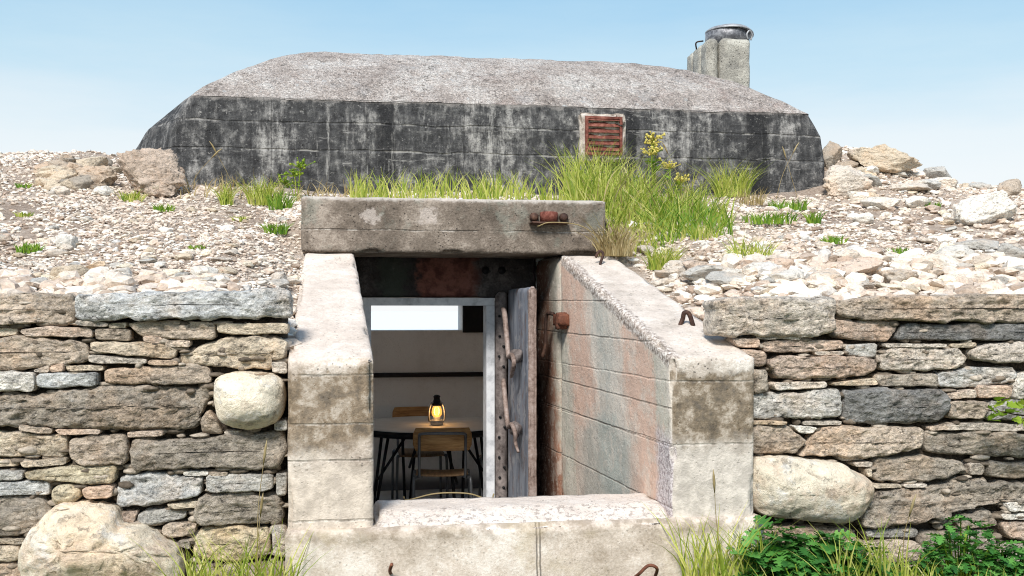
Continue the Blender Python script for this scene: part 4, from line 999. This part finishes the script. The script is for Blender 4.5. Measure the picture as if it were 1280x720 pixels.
# ------------------------------------------------------------------ gravel and loose rocks
def scatter(n, x0, x1, y0, y1, smin, smax, lod, rng, dens=None, sink=.45):
    Vi, Fi = ICO[lod]; Vs = []; Fs = []; o = 0
    x = rng.uniform(x0, x1, n); y = rng.uniform(y0, y1, n)
    ok = keep(x, y) & ~((y > 7.15) & (x > -1.3) & (x < 3.5) & (y < 9.9)) & (bank(x, y, False) > .9)
    ok &= ~((x > -.22) & (x < 1.6) & (y < 6.12))
    if dens is not None: ok &= rng.uniform(0, 1, n) < dens(x, y)
    x, y = x[ok], y[ok]; z = bank(x, y); n = len(x)
    s = smin + (smax - smin) * rng.uniform(0, 1, n) ** 2.2
    ax = np.stack([s * rng.uniform(.8, 1.5, n), s * rng.uniform(.7, 1.1, n), s * rng.uniform(.35, .75, n)], -1)
    nv = len(Vi)
    base = np.repeat(Vi[None], n, 0) * (1 + rng.uniform(-.22, .22, (n, nv, 1)))
    base = base * ax[:, None, :]
    a = rng.uniform(0, 2 * pi, n); tl = rng.uniform(-.35, .35, n)
    ca, sa, ct, st = cos_(a), sin_(a), cos_(tl), sin_(tl)
    X, Y, Z = base[..., 0], base[..., 1], base[..., 2]
    X, Z = X * ct - Z * st, X * st + Z * ct
    X, Y = X * ca - Y * sa, X * sa + Y * ca
    V = np.stack([X + x[:, None], Y + y[:, None], Z + (z + ax[:, 2] * (1 - sink) - .2 * ax[:, 2])[:, None]], -1).reshape(-1, 3)
    F = (Fi[None] + (np.arange(n) * nv)[:, None, None]).reshape(-1, 3)
    return V, F
def cos_(a): return np.cos(a)[:, None]
def sin_(a): return np.sin(a)[:, None]
rng = np.random.RandomState(4)
near = lambda x, y: np.clip(1.25 - (y - 4.4) * .18, .3, 1)
patch = lambda k, a: (lambda x, y: np.clip(a + 1.5 * fbm(np.stack([x * 1.6, y * 1.6, x * 0 + k], -1), 4, 90), .05, 1))
near = (lambda f, g: (lambda x, y: f(x, y) * g(x, y)))(near, patch(7.7, .62))
A = [scatter(44000, -2.9, 0, 4.40, 9.0, .005, .017, 0, rng, patch(1.3, .72)), scatter(46000, 1.4, 5.4, 4.40, 9.0, .005, .018, 0, rng, patch(4.1, .72)), scatter(5000, -.4, 1.8, 6.1, 7.3, .006, .02, 0, rng),
     scatter(3000, -2.9, -.15, 4.40, 9.0, .012, .028, 1, rng, near), scatter(4600, 1.5, 5.4, 4.40, 9.0, .015, .04, 1, rng, near)]
# denser rubble along the wall tops
A += [scatter(900, -2.9, -.24, 4.36, 4.85, .02, .06, 1, rng), scatter(1300, 1.66, 5.0, 4.38, 5.3, .022, .07, 1, rng)]
V = []; F = []; o = 0
for v, f in A: V.append(v); F.append(f + o); o += len(v)
tag(obj('gravel', (np.concatenate(V), np.concatenate(F)), M['gravel'], smooth=False), 'pale mixed gravel covering the banks around the bunker', 'gravel', kind='stuff')

def rock(pos, size, tint, seed, label, group=None, flat=.5, rz=0, tilt=0, lod=3, rough=1.0, name='rock', sink=.3):
    Vi, Fi = ICO[lod]
    V = Vi.copy()
    V = np.sign(V) * np.abs(V) ** .82
    V *= (1 + .30 * fbm(Vi * 1.3 + seed * 7.1, 3, 2) * rough + .10 * fbm(Vi * 4 + seed, 3, 4) * rough)[:, None]
    # a few split planes
    r = np.random.RandomState(int(seed * 13) % 9999)
    for _ in range(11):
        nrm = r.normal(size=3); nrm /= np.linalg.norm(nrm); d = V @ nrm; c = r.uniform(.55, .85); V -= np.maximum(0, d - c)[:, None] * nrm * .95
    sx, sy, sz = size if isinstance(size, tuple) else (size, size * .8, size * flat)
    V = V * np.array([sx, sy, sz]) * .5
    q = V / max(sx, .1); V = V * (1 + (.16 if sx < .3 else .27) * rough * (np.abs(fbm(q * np.array([5, 5, 12]) + seed, 4, 9, .6)) - .2))[:, None]
    X, Z = V[:, 0] * cos(tilt) - V[:, 2] * sin(tilt), V[:, 0] * sin(tilt) + V[:, 2] * cos(tilt)
    V = np.stack([X, V[:, 1], Z], -1)
    V = np.stack([V[:, 0] * cos(rz) - V[:, 1] * sin(rz), V[:, 0] * sin(rz) + V[:, 1] * cos(rz), V[:, 2]], -1)
    h = V[:, 2].max() - V[:, 2].min()
    p = np.array(pos) + np.array([0, 0, h * (.5 - sink)])
    o = obj(name, (V + p, Fi), M['rock'], loc=tuple(p), color=tuple(np.array(TINT[tint]) * r.uniform(.88, 1.15)))
    return tag(o, label, 'rock' if name == 'rock' else 'stone', group)
NAMED = [  # u, v of the foot, width px, height ratio, tint, label, tilt, rz
 (184, 248, 68, .84, 'pink', 'big brown layered rock leaning on the left end of the dome', .15, .2),
 (118, 236, 56, .50, 'brown', 'dark earthy boulder left of the big layered rock', -.2, .3),
 (66, 224, 40, .4, 'tan', 'flat tan rock at the left skyline', .1, 0), (196, 246, 46, .6, 'tan', 'tan rock at the foot of the big layered rock', .25, .3),
 (72, 246, 26, .6, 'white', 'small white rock left of the dark earthy boulder', 0, 0), (128, 246, 24, .6, 'white', 'small white rock below the dark earthy boulder', 0, .5),
 (80, 314, 30, .7, 'white', 'round white stone alone in the middle of the left bank', 0, 0), (88, 350, 48, .42, 'tan', 'flat tan stone on the gravel above the left wall', .1, .1),
 (48, 361, 26, .6, 'blue', 'bluish stone lying on the left wall top', 0, 0), (224, 356, 26, .7, 'grey', 'grey stone lying behind the long capstone', .2, .4), (255, 352, 36, .5, 'white', 'white stone lying behind the long capstone', 0, .2),
 (150, 352, 34, .5, 'white', 'pale stone above the join of two left capstones', .0, .8), (400, 322, 16, .4, 'dark', 'dark pebble on top of the left wing wall', 0, 0),
 (1064, 246, 54, .85, 'pale', 'round pale boulder beside the right end of the dome', 0, 0), (1120, 226, 84, .42, 'tan', 'long tan slab on the right skyline', -.12, .05),
 (1043, 212, 34, 1.1, 'dark', 'dark slab wedged against the right end of the dome', -.5, .2), (1180, 232, 40, .45, 'grey', 'grey slab tipped on the right skyline', -.75, .2), (1195, 222, 38, .45, 'dark', 'dark slab tipped behind the grey slab on the right', -.5, .1),
 (1085, 208, 40, .5, 'brown', 'brown rock on the rubble beside the dome', -.2, .4), (1145, 214, 50, .4, 'dark', 'brown slab behind the long tan slab', -.1, .3),
 (1112, 264, 46, .5, 'white', 'white rock below the long tan slab', 0, 0), (1150, 262, 36, .5, 'white', 'white rock right of another below the skyline slabs', 0, .3), (1082, 282, 26, .6, 'white', 'small white stone below the round pale boulder', 0, .2),
 (1076, 252, 30, .5, 'white', 'flat white stone at the foot of the round boulder', 0, .1), (1248, 284, 84, .6, 'white', 'large white boulder near the right edge', .05, .1), (1268, 246, 34, .75, 'brown', 'brown rock behind the large white boulder', 0, .2),
 (1145, 244, 50, .3, 'pale', 'flat pale slab on the right bank', 0, 0),
 (895, 352, 64, .3, 'grey', 'grey flat slab on the rubble behind the right wing wall', .05, .0), (912, 364, 58, .36, 'grey', 'lower grey slab on the rubble behind the right wing wall', -.05, .2), (936, 341, 24, .6, 'red', 'reddish stone on the right rubble', 0, 0),
 (1088, 350, 66, .34, 'pink', 'pinkish slab on the right rubble', .06, .1), (1132, 360, 52, .4, 'pale', 'pale wedge stone right of the pinkish slab', -.1, 0), (1160, 346, 36, .55, 'brown', 'brown stone on the right rubble', 0, .4), (1226, 358, 26, .9, 'white', 'upright white stone on the right wall top', .1, 0),
 (1232, 316, 56, .32, 'grey', 'thin grey slab on the right bank', -.05, .1), (1272, 330, 40, .6, 'grey', 'grey block at the right edge above the capstone', 0, 0), (1200, 330, 60, .36, 'white', 'long white stone on the right bank', .05, .2), (1190, 344, 50, .5, 'white', 'thick white stone above the right wall', 0, .3),
 (1064, 330, 46, .4, 'white', 'white slab in the middle of the right rubble', .1, .1), (1045, 358, 50, .42, 'pale', 'pale flat stone above the pale blotched capstone', 0, .2), (985, 356, 46, .44, 'white', 'white stone above the pale blotched capstone', .05, .1), (845, 340, 24, .6, 'white', 'white stone below the tall grass clump', 0, .3), (812, 322, 26, .5, 'pale', 'pale stone under the edge of the tall grass', 0, .1),
]
for k, (u, v, w, hr, tint, lab, tl, rz) in enumerate(NAMED):
    P, s = ground_at(u, v)
    P[1] += w * s * .3; P[2] = float(bank(P[0], P[1]))
    big = w > 50
    rock(P, (w * s * 1.08, w * s * .8, w * s * hr * 1.1), tint, 11 + k * 1.9, lab, None, rz=rz, tilt=tl, lod=4 if big else 3, sink=.22, rough=1.5 if k < 2 else 1.0)
rng = random.Random(21)
def many(n, u0, u1, v0, v1, lab, grp, smin, smax, flat, tints=('pale', 'white', 'white', 'pale', 'tan', 'pink', 'grey', 'cream')):
    for k in range(n):
        u, v = rng.uniform(u0, u1), rng.uniform(v0, v1); P, s = ground_at(u, v)
        if P[1] > 8.4 or (-.25 < P[0] < 1.62 and P[1] < 6.5) or (P[1] > 7.0 and -1.4 < P[0] < 3.6): continue
        w = rng.uniform(smin, smax)
        rock(P, (w, w * rng.uniform(.6, .95), w * rng.uniform(*flat)), rng.choice(tints), rng.uniform(1, 900), lab, grp, rz=rng.uniform(-.6, .6), tilt=rng.uniform(-.2, .2), lod=3, name='loose_stone', sink=.3)
many(70, 0, 365, 318, 364, 'loose stone lying in the gravel just above the left wall', 'loose stones above the left wall', .05, .13, (.3, .55))
many(40, 0, 365, 245, 318, 'loose stone scattered on the upper gravel of the left bank', 'loose stones on the upper left bank', .04, .09, (.4, .6))
many(95, 800, 1280, 318, 370, 'loose flattish stone in the rubble just above the right wall', 'loose stones above the right wall', .07, .19, (.25, .5))
many(55, 860, 1280, 240, 320, 'loose stone scattered on the upper gravel of the right bank', 'loose stones on the upper right bank', .05, .13, (.3, .6))
many(30, 50, 150, 204, 240, 'broken brown rubble stone heaped on the left skyline', 'brown rubble on the left skyline', .08, .22, (.35, .7), ('brown', 'dark', 'brown', 'tan'))
many(34, 1040, 1240, 205, 238, 'rubble stone piled along the right skyline', 'rubble stones along the right skyline', .10, .26, (.3, .55), ('pale', 'tan', 'grey', 'brown', 'white'))

# ------------------------------------------------------------------ plants
def blades(rng, n, r, h, lean=.35, w=.004, ry=None, hv=.4, curl=1.0, zf=None, centre=(0, 0)):
    """n curved tapering grass blades around the origin"""
    Vs = []; Fs = []; o = 0; ry = ry if ry is not None else r; K = 6
    for _ in range(n):
        if ry == r:
            a = rng.uniform(0, 2 * pi); q = r * sqrt(rng.random()); bx_, by_ = q * cos(a), q * sin(a)
        else: bx_, by_ = rng.uniform(-r, r), rng.uniform(-ry, ry)
        H = h * (1 - hv * rng.random() ** 1.3); th = rng.uniform(0, 2 * pi); L = lean * H * rng.uniform(.15, 1.3)
        dx, dy = cos(th) * L, sin(th) * L
        if ry == r and r > 0: dx += bx_ / r * lean * H * .5; dy += by_ / r * lean * H * .5
        ww = w * rng.uniform(.7, 1.3); pa = rng.uniform(-.6, .6); px_, py_ = cos(pa) * ww, sin(pa) * ww
        bz = zf(centre[0] + bx_, centre[1] + by_) if zf else 0
        drop = rng.uniform(0, .5) * curl
        for k in range(K):
            t = k / (K - 1); e = t ** 1.8
            z = H * (t - drop * lean * t ** 3); x = bx_ + dx * e; y = by_ + dy * e; f = (1 - t ** 1.6) * .9 + .04
            Vs.append((x - px_ * f, y - py_ * f, bz + z - .01)); Vs.append((x + px_ * f, y + py_ * f, bz + z - .01))
        for k in range(K - 1):
            a = o + 2 * k; Fs.append((a, a + 1, a + 3, a + 2))
        o += 2 * K
    return np.array(Vs), np.array(Fs)
gr = random.Random(5)
TUFTS = [ # u, v foot, height px, blades, radius px, material, label
 (35, 315, 16, 60, 14, 'grassgreen', 'small green tuft near the left edge of the left bank'), (165, 252, 16, 60, 14, 'grass', 'yellow green tuft below the big layered rock'), (205, 264, 12, 50, 12, 'grassgreen', 'low green tuft just right of the yellow green one'),
 (284, 256, 30, 60, 9, 'grass', 'upright grass tuft below the left end of the dome'), (326, 256, 36, 120, 16, 'grass', 'thick grass tuft left of the beam end'), (350, 262, 30, 60, 14, 'grassgreen', 'grass tuft between the thick tuft and the beam'),
 (346, 292, 16, 70, 16, 'grassgreen', 'bright green weed left of the beam'), (248, 311, 8, 40, 12, 'grassgreen', 'tiny flat weed in the middle of the left bank'), (30, 234, 8, 40, 9, 'grassgreen', 'tiny weed at the left skyline'), (30, 270, 8, 40, 9, 'grass', 'tiny weed at the far left above the green tuft'), (300, 276, 8, 40, 9, 'grass', 'tiny weed below the upright grass tuft'),
 (915, 246, 46, 170, 22, 'grass', 'tall grass tuft against the right part of the dome'), (940, 256, 22, 60, 18, 'dry', 'dry brown tuft at the foot of the dome'), (1017, 280, 20, 40, 8, 'grassgreen', 'small upright green tuft on the right bank'), (960, 280, 18, 130, 34, 'grassgreen', 'low spreading green weed on the right bank'),
 (1043, 304, 12, 60, 14, 'grassgreen', 'small dark green weed on the right bank'), (937, 328, 36, 90, 24, 'grass', 'thin grass tuft growing through the right rubble'), (1122, 316, 10, 40, 14, 'grassgreen', 'faint green tuft right of the small dark weed'), (1167, 260, 10, 30, 8, 'grassgreen', 'tiny green weed between two white rocks'), (985, 262, 16, 80, 24, 'grassgreen', 'green tuft at the foot of the right dome corner'), (880, 300, 26, 60, 18, 'grass', 'loose grass tuft right of the tall clump'), (828, 336, 34, 110, 18, 'grass', 'yellow grass tuft behind the right wing wall top'),
]
for u, v, hp, n, rp, mt, lab in TUFTS:
    P, s = ground_at(u, v)
    V, F = blades(gr, int(n * 1.3), rp * s, hp * s * 1.15, .6, .0035 if hp > 20 else .005)
    tag(obj('grass_tuft', (V + P, F), M[mt], loc=tuple(P)), lab, 'grass tuft', 'grass tufts on the gravel banks')
def clump(name, u0, u1, v, h0, n, mt, lab, y, dry=None, ydep=.14, lean=.4, w=.0045):
    n = int(n * 1.5)
    x0, x1 = at(u0, v, y)[0], at(u1, v, y)[0]; cx = .5 * (x0 + x1)
    V, F = blades(gr, n, .5 * (x1 - x0), h0, lean, w, ydep, .82, zf=lambda a, b_: float(bank(a, b_)), centre=(cx, y))
    V[:, 0] += cx; V[:, 1] += y
    return obj(name, (V, F), M[mt], loc=(cx, y, float(bank(cx, y))))
tag(clump('grass', 438, 690, 240, .23, 380, 'grass', '', 6.72, ydep=.30, lean=.5), 'strip of bright grass along the dome foot behind the beam', 'grass', kind='stuff')
tag(clump('grass', 706, 800, 280, .50, 420, 'grass', '', 6.5, ydep=.34, lean=.6), 'tall yellow green grass clump growing beyond the right end of the beam', 'grass', kind='stuff')
tag(clump('grass', 740, 890, 290, .34, 360, 'grass', '', 6.45, ydep=.45, lean=.8), 'wispy grass spreading right from the tall clump', 'grass', kind='stuff')
tag(clump('grass', 730, 860, 290, .42, 90, 'dry', '', 6.5, ydep=.4, lean=.8, w=.004), 'dead straw mixed into the tall grass clump', 'grass', kind='stuff')
tag(clump('grass', 800, 900, 290, .26, 260, 'grassgreen', '', 6.2, ydep=.35, lean=.8), 'green grass spilling down the bank right of the tall clump', 'grass', kind='stuff')
tag(clump('grass', 745, 850, 310, .20, 240, 'grass', '', 6.02, ydep=.16, lean=.9), 'low grass hanging over the rubble beside the right wing wall', 'grass', kind='stuff')
tag(clump('grass', 225, 440, 245, .16, 110, 'dry', '', 6.95, ydep=.2, lean=.8, w=.004), 'thin dry grass along the left foot of the dome', 'grass', kind='stuff')
# dry tuft hanging by the beam end
x, y, z = at(764, 318, 5.72)
V, F = blades(gr, 190, .10, .26, .9, .0034); tag(obj('grass_tuft', (V + np.array([x + .03, y + .04, z - .0]), F), M['dry'], loc=(x, y, z)), 'dry straw coloured tuft at the right end of the beam', 'grass tuft', 'grass tufts on the gravel banks')
# grass along the wall foot
def foot(u0, u1, n, h, lab, mt, yd=.12, y=4.05):
    x0, x1 = at(u0, 700, y)[0], at(u1, 700, y)[0]; cx = .5 * (x0 + x1)
    V, F = blades(gr, n, .5 * (x1 - x0), h, .6, .0045, yd, .7, zf=lambda a, b_: float(front(np.array(a), np.array(b_))), centre=(cx, y))
    V[:, 0] += cx; V[:, 1] += y; tag(obj('grass', (V, F), M[mt], loc=(cx, y, .1)), lab, 'grass', kind='stuff')
foot(-60, 375, 420, .17, 'thin grass along the foot of the left wall', 'grass')
foot(225, 365, 210, .34, 'taller grass at the corner of the left wall and the footing', 'grass')
foot(860, 960, 190, .40, 'long thin grass at the foot of the right wing wall', 'grass', .08)
foot(930, 1300, 330, .22, 'mixed grass in front of the leafy weeds', 'grass', .14, 3.88)
foot(1040, 1130, 120, .38, 'long yellowish grass between two leafy weeds', 'grass', .06, 3.85)
# seed-headed stalks
def stalk(u, v0, v1, y, bend, lab):
    a = np.array(at(u, v0, y)); t = np.array(at(u + bend, v1, y - .05)); m_ = (a + t) / 2 + np.array([-.01, 0, .03])
    q = curve([a, m_, t], 8); mb = MB(); mb.add(*tube(q, np.linspace(.0022, .0012, len(q)), 5))
    d = t - q[-3]; d /= np.linalg.norm(d)
    mb.add(*tube([t - d * .02, t + d * .02, t + d * .05, t + d * .09 - np.array([0, 0, .01])], [.002, .006, .005, .001], 6))
    tag(obj('stalk', mb, M['dry'], loc=tuple(a)), lab, 'grass stalk')
stalk(322, 720, 575, 4.12, 8, 'tall pale grass stalk in front of the left wall corner')
stalk(328, 720, 640, 4.05, -2, 'short pale grass stalk at the left wall corner')
stalk(1128, 720, 640, 3.95, 10, 'pale grass stalk between the leafy weeds'); stalk(905, 720, 610, 4.05, -12, 'pale grass stalk before the right wing wall')
for u, v0, v1, bd, lab in ((232, 250, 196, 34, 'pale bending grass stalk at the left of the dome'), (300, 250, 190, -30, 'long grass stalk leaning left before the dome'), (860, 250, 190, -26, 'pale grass stalk leaning left before the dome'), (1000, 258, 196, -18, 'pale grass stalk before the right corner of the dome'), (968, 258, 190, 24, 'grass stalk leaning right before the dome')):
    stalk(u, v0, v1, 7.1, bd, lab)
# arching straw across the beam
p = [at(672, 283, 5.74), at(690, 278, 5.72), at(730, 284, 5.72), at(768, 316, 5.74)]
tag(obj('stalk', tube(curve(p, 6), .003, 5), M['dry'], loc=p[0]), 'dry straw arching across the beam below the bracket', 'grass stalk')

def leaf_mesh(kind):
    """a lobed leaf along +x, unit length, slightly folded"""
    if kind == 'lobed':
        half = [(0, .02), (.14, .05), (.2, .22), (.28, .25), (.30, .13), (.36, .10), (.42, .30), (.52, .33), (.53, .17), (.58, .12), (.66, .27), (.75, .25), (.76, .13), (.82, .10), (.88, .16), (.95, .10), (1, 0)]
    else:
        half = [(0, .02), (.1, .2), (.02, .36), (.22, .34), (.36, .52), (.44, .34), (.6, .40), (.62, .22), (.82, .2), (1, 0)]
    V = []; F = []; n = len(half)
    for x, y in half: V.append((x, 0, -.05 * x * x - .03 * x))
    for s in (1, -1):
        o = len(V)
        for x, y in half: V.append((x, s * y, .22 * y - .12 * x * x))
        for i in range(n - 1):
            f = (i, i + 1, o + i + 1, o + i); F.append(f if s > 0 else f[::-1])
    return np.array(V), np.array(F)
LEAF = {k: leaf_mesh(k) for k in ('lobed', 'maple')}
def leaves(pos, dirs, sizes, kind, rng):
    Vl, Fl = LEAF[kind]; Vs = []; Fs = []; o = 0
    for p, (yaw, pit, roll), s in zip(pos, dirs, sizes):
        V = Vl * s
        V = np.stack([V[:, 0], V[:, 1] * cos(roll) - V[:, 2] * sin(roll), V[:, 1] * sin(roll) + V[:, 2] * cos(roll)], -1)
        V = np.stack([V[:, 0] * cos(pit) - V[:, 2] * sin(pit), V[:, 1], V[:, 0] * sin(pit) + V[:, 2] * cos(pit)], -1)
        V = np.stack([V[:, 0] * cos(yaw) - V[:, 1] * sin(yaw), V[:, 0] * sin(yaw) + V[:, 1] * cos(yaw), V[:, 2]], -1)
        Vs.append(V + np.array(p)); Fs.append(Fl + o); o += len(V)
    return np.concatenate(Vs), np.concatenate(Fs)
def weed(u, vtop, y, r, n, smin, smax, lab, seed, mt='weed'):
    rng = random.Random(seed); x, _, zt = at(u, vtop, y); z0 = float(front(np.array(x), np.array(y))); H = zt - z0
    t = thing('leafy_weed', lab, 'plant', (x, y, z0), 'leafy weeds at the foot of the right wall')
    pos = []; dirs = []; sz = []; st = MB()
    for k in range(n):
        a = rng.uniform(0, 2 * pi); q = r * sqrt(rng.random()); h = H * (1 - .55 * (q / r) ** 2) * rng.uniform(.25, 1.0)
        p = (x + q * cos(a), y + q * sin(a) * .55, z0 + h); yaw = rng.uniform(-pi, pi) if rng.random() < .3 else rng.uniform(-pi * .9, -.1 * pi)
        pos.append(p); dirs.append((yaw, rng.uniform(-.5, .5), rng.uniform(-.5, .5))); sz.append(rng.uniform(smin, smax))
        if k % 6 == 0: st.add(*tube(curve([(x + .3 * q * cos(a), y + .2 * q * sin(a), z0 - .02), (x + .7 * q * cos(a), y + .4 * q * sin(a), z0 + h * .6), p], 4), .003, 5))
    obj('foliage', leaves(pos, dirs, sz, 'lobed', rng), M[mt], t); obj('stem', st, M['lime'], t)
weed(965, 648, 4.02, .15, 240, .055, .13, 'dark green lobed weed next to the right wing wall', 1)
weed(1045, 664, 3.98, .20, 280, .055, .13, 'dark green lobed weed below the cream boulder', 2)
weed(1200, 642, 3.98, .20, 420, .035, .075, 'bushy dark green weed at the lower right', 3)
weed(1265, 672, 3.95, .14, 240, .035, .075, 'small dark green weed in the lower right corner', 4)
weed(1010, 690, 3.86, .16, 140, .04, .08, 'paler green weed in front of the dark lobed weeds', 5)
# sprig with lime leaves at the right edge
def sprig():
    rng = random.Random(8); x, y, z = at(1300, 525, 4.12)
    t = thing('leafy_branch', 'lime green leafy sprig reaching in from the right edge before the wall', 'branch', (x, y, z))
    end = np.array(at(1232, 512, 4.08)); q = curve([(x + .25, y, z - .25), (x + .05, y, z - .02), (.5 * (x + end[0]), y - .02, z + .03), end], 6)
    obj('stem', tube(q, np.linspace(.006, .002, len(q)), 6), M['rustdark'], t)
    pos = []; dirs = []; sz = []
    for k in range(46):
        p = q[int(rng.uniform(.25, 1) * (len(q) - 1))] + np.array([rng.uniform(-.03, .03), rng.uniform(-.05, .03), rng.uniform(-.045, .05)])
        pos.append(p); dirs.append((rng.uniform(-pi, 0) if rng.random() < .8 else rng.uniform(0, pi), rng.uniform(-.6, .6), rng.uniform(-.9, .9))); sz.append(rng.uniform(.035, .065))
    obj('foliage', leaves(pos, dirs, sz, 'maple', rng), M['lime'], t)
sprig()
# flowering weed by the dome, and its smaller neighbour on the left
def flowering(u, vf, vt, y, lab, heads, seed, mt='grassgreen', fl='flower'):
    rng = random.Random(seed); x, _, _ = at(u, vf, y); z0 = float(bank(x, y)); zt = at(u, vt, y)[2]
    t = thing('flowering_weed', lab, 'plant', (x, y, z0), 'flowering weeds before the dome')
    st = MB(); pos = []; dirs = []; sz = []; hp = []
    for k in range(heads):
        a = rng.uniform(0, 2 * pi); r = rng.uniform(.02, .09); top = np.array([x + r * cos(a), y + r * sin(a) * .6, z0 + (zt - z0) * (1 if k == 0 else rng.uniform(.55, .95))])
        q = curve([(x + .02 * cos(a), y + .02 * sin(a), z0 - .02), (x + .5 * r * cos(a), y + .3 * r * sin(a), (z0 + top[2]) / 2), top], 6); st.add(*tube(q, .0035, 5))
        for i in range(10):
            p = q[int(rng.uniform(.1, .9) * (len(q) - 1))]; pos.append(p); dirs.append((rng.uniform(-pi, pi), rng.uniform(-.2, .8), rng.uniform(-.4, .4))); sz.append(rng.uniform(.05, .10) * (.45 if fl == 'lime' else .8))
        fb = MB()
        for i in range(24):
            c = top + np.array([rng.gauss(0, .030), rng.gauss(0, .024), rng.gauss(0, .014)]); fb.add(*tube([top - np.array([0, 0, .03]), c], .002, 4)); fb.add(ICO[0][0] * rng.uniform(.005, .011) + c, ICO[0][1])
        hp.append(fb)
    obj('stem', st, M['lime'], t); obj('foliage', leaves(pos, dirs, sz, 'lobed', rng), M[mt], t)
    for fb in hp: obj('flower_head', fb, M[fl], t)
flowering(818, 262, 168, 6.75, 'tall weed with yellow flower heads before the dome vent', 4, 3)
flowering(838, 258, 205, 6.7, 'shorter yellow flowered weed right of the tall one', 2, 4)
flowering(372, 252, 206, 6.9, 'pale yellow green weed at the left end of the beam', 3, 6, 'lime', 'lime')

# ------------------------------------------------------------------ camera, light, sky
cam = bpy.data.cameras.new('camera'); co = bpy.data.objects.new('camera', cam); C.objects.link(co); S.camera = co
co.location = (0, 0, CZ); co.rotation_euler = (radians(90), 0, -PSI)
cam.sensor_width = 36; cam.lens = 36 * FPX / 1280; cam.shift_y = 29 / 1280; cam.clip_start = .05; cam.clip_end = 30000
EL, AZ = radians(43), radians(202)        # azimuth clockwise from +Y: behind and slightly left of the camera
sun = bpy.data.lights.new('sun', 'SUN'); sun.energy = 4.7; sun.angle = radians(14); sun.color = (1, .965, .91)
so = bpy.data.objects.new('sun', sun); C.objects.link(so)
from mathutils import Vector
dirv = Vector((sin(AZ) * cos(EL), cos(AZ) * cos(EL), sin(EL)))
so.rotation_euler = dirv.to_track_quat('Z', 'Y').to_euler()
w = bpy.data.worlds.new('World'); S.world = w; w.use_nodes = True
nt = w.node_tree; bg = nt.nodes['Background']; sky = nt.nodes.new('ShaderNodeTexSky'); sky.sky_type = 'NISHITA'; sky.sun_disc = False
sky.sun_elevation = EL; sky.sun_rotation = AZ; sky.air_density = 1.0; sky.dust_density = 1.6; sky.ozone_density = 1.6
tc = nt.nodes.new('ShaderNodeTexCoord'); sx = nt.nodes.new('ShaderNodeSeparateXYZ'); nt.links.new(tc.outputs['Generated'], sx.inputs[0])
def wramp(st):
    r = nt.nodes.new('ShaderNodeValToRGB'); nt.links.new(sx.outputs[2], r.inputs[0]); e = r.color_ramp
    while len(e.elements) < len(st): e.elements.new(.5)
    for el, (p, c) in zip(e.elements, st): el.position = p; el.color = (*c, 1)
    return r.outputs[0]
# sea haze: bright and white at the horizon, thinning upwards
hz = wramp([(0, (.97, .985, .99)), (.11, (.93, .97, .985)), (.16, (.86, .94, .975)), (.23, (.60, .82, .945)), (.30, (.40, .69, .915)), (.6, (.30, .55, .85)), (1, (.25, .48, .8))])
nz = nt.nodes.new('ShaderNodeTexNoise'); nz.inputs['Scale'].default_value = 1.0; nz.inputs['Detail'].default_value = 6; nz.inputs['Roughness'].default_value = .6
vs = nt.nodes.new('ShaderNodeVectorMath'); vs.operation = 'MULTIPLY'; vs.inputs[1].default_value = (3, 3, 16); nt.links.new(tc.outputs['Generated'], vs.inputs[0]); nt.links.new(vs.outputs[0], nz.inputs['Vector'])
ma = nt.nodes.new('ShaderNodeMath'); ma.operation = 'MULTIPLY_ADD'; nt.links.new(nz.outputs[0], ma.inputs[0]); ma.inputs[1].default_value = .09; ma.inputs[2].default_value = -.045
mb_ = nt.nodes.new('ShaderNodeMath'); mb_.operation = 'ADD'; nt.links.new(sx.outputs[2], mb_.inputs[0]); nt.links.new(ma.outputs[0], mb_.inputs[1]); nt.links.new(mb_.outputs[0], hz.node.inputs[0])
hf = wramp([(0, (.97,) * 3), (.12, (.92,) * 3), (.3, (.80,) * 3), (.6, (.5,) * 3), (1, (.35,) * 3)])
gain = nt.nodes.new('ShaderNodeVectorMath'); gain.operation = 'SCALE'; nt.links.new(hz, gain.inputs[0]); gain.inputs[3].default_value = 1 / .15
mx = nt.nodes.new('ShaderNodeMix'); mx.data_type = 'RGBA'; nt.links.new(hf, mx.inputs[0]); nt.links.new(sky.outputs[0], mx.inputs[6]); nt.links.new(gain.outputs[0], mx.inputs[7])
nt.links.new(mx.outputs[2], bg.inputs[0]); bg.inputs[1].default_value = .15
S.view_settings.view_transform = 'Standard'; S.view_settings.look = 'None'; S.view_settings.exposure = 0; S.view_settings.gamma = 1
S.cycles.max_bounces = 10; S.cycles.diffuse_bounces = 8; S.cycles.use_denoising = True; S.cycles.denoiser = 'OPENIMAGEDENOISE'; S.cycles.denoising_input_passes = 'RGB_ALBEDO_NORMAL'; S.cycles.denoising_prefilter = 'NONE'; S.cycles.filter_width = 1.1; S.cycles.caustics_reflective = False; S.cycles.caustics_refractive = False
for o in bpy.data.objects:
    if '_o' in o: del o['_o']
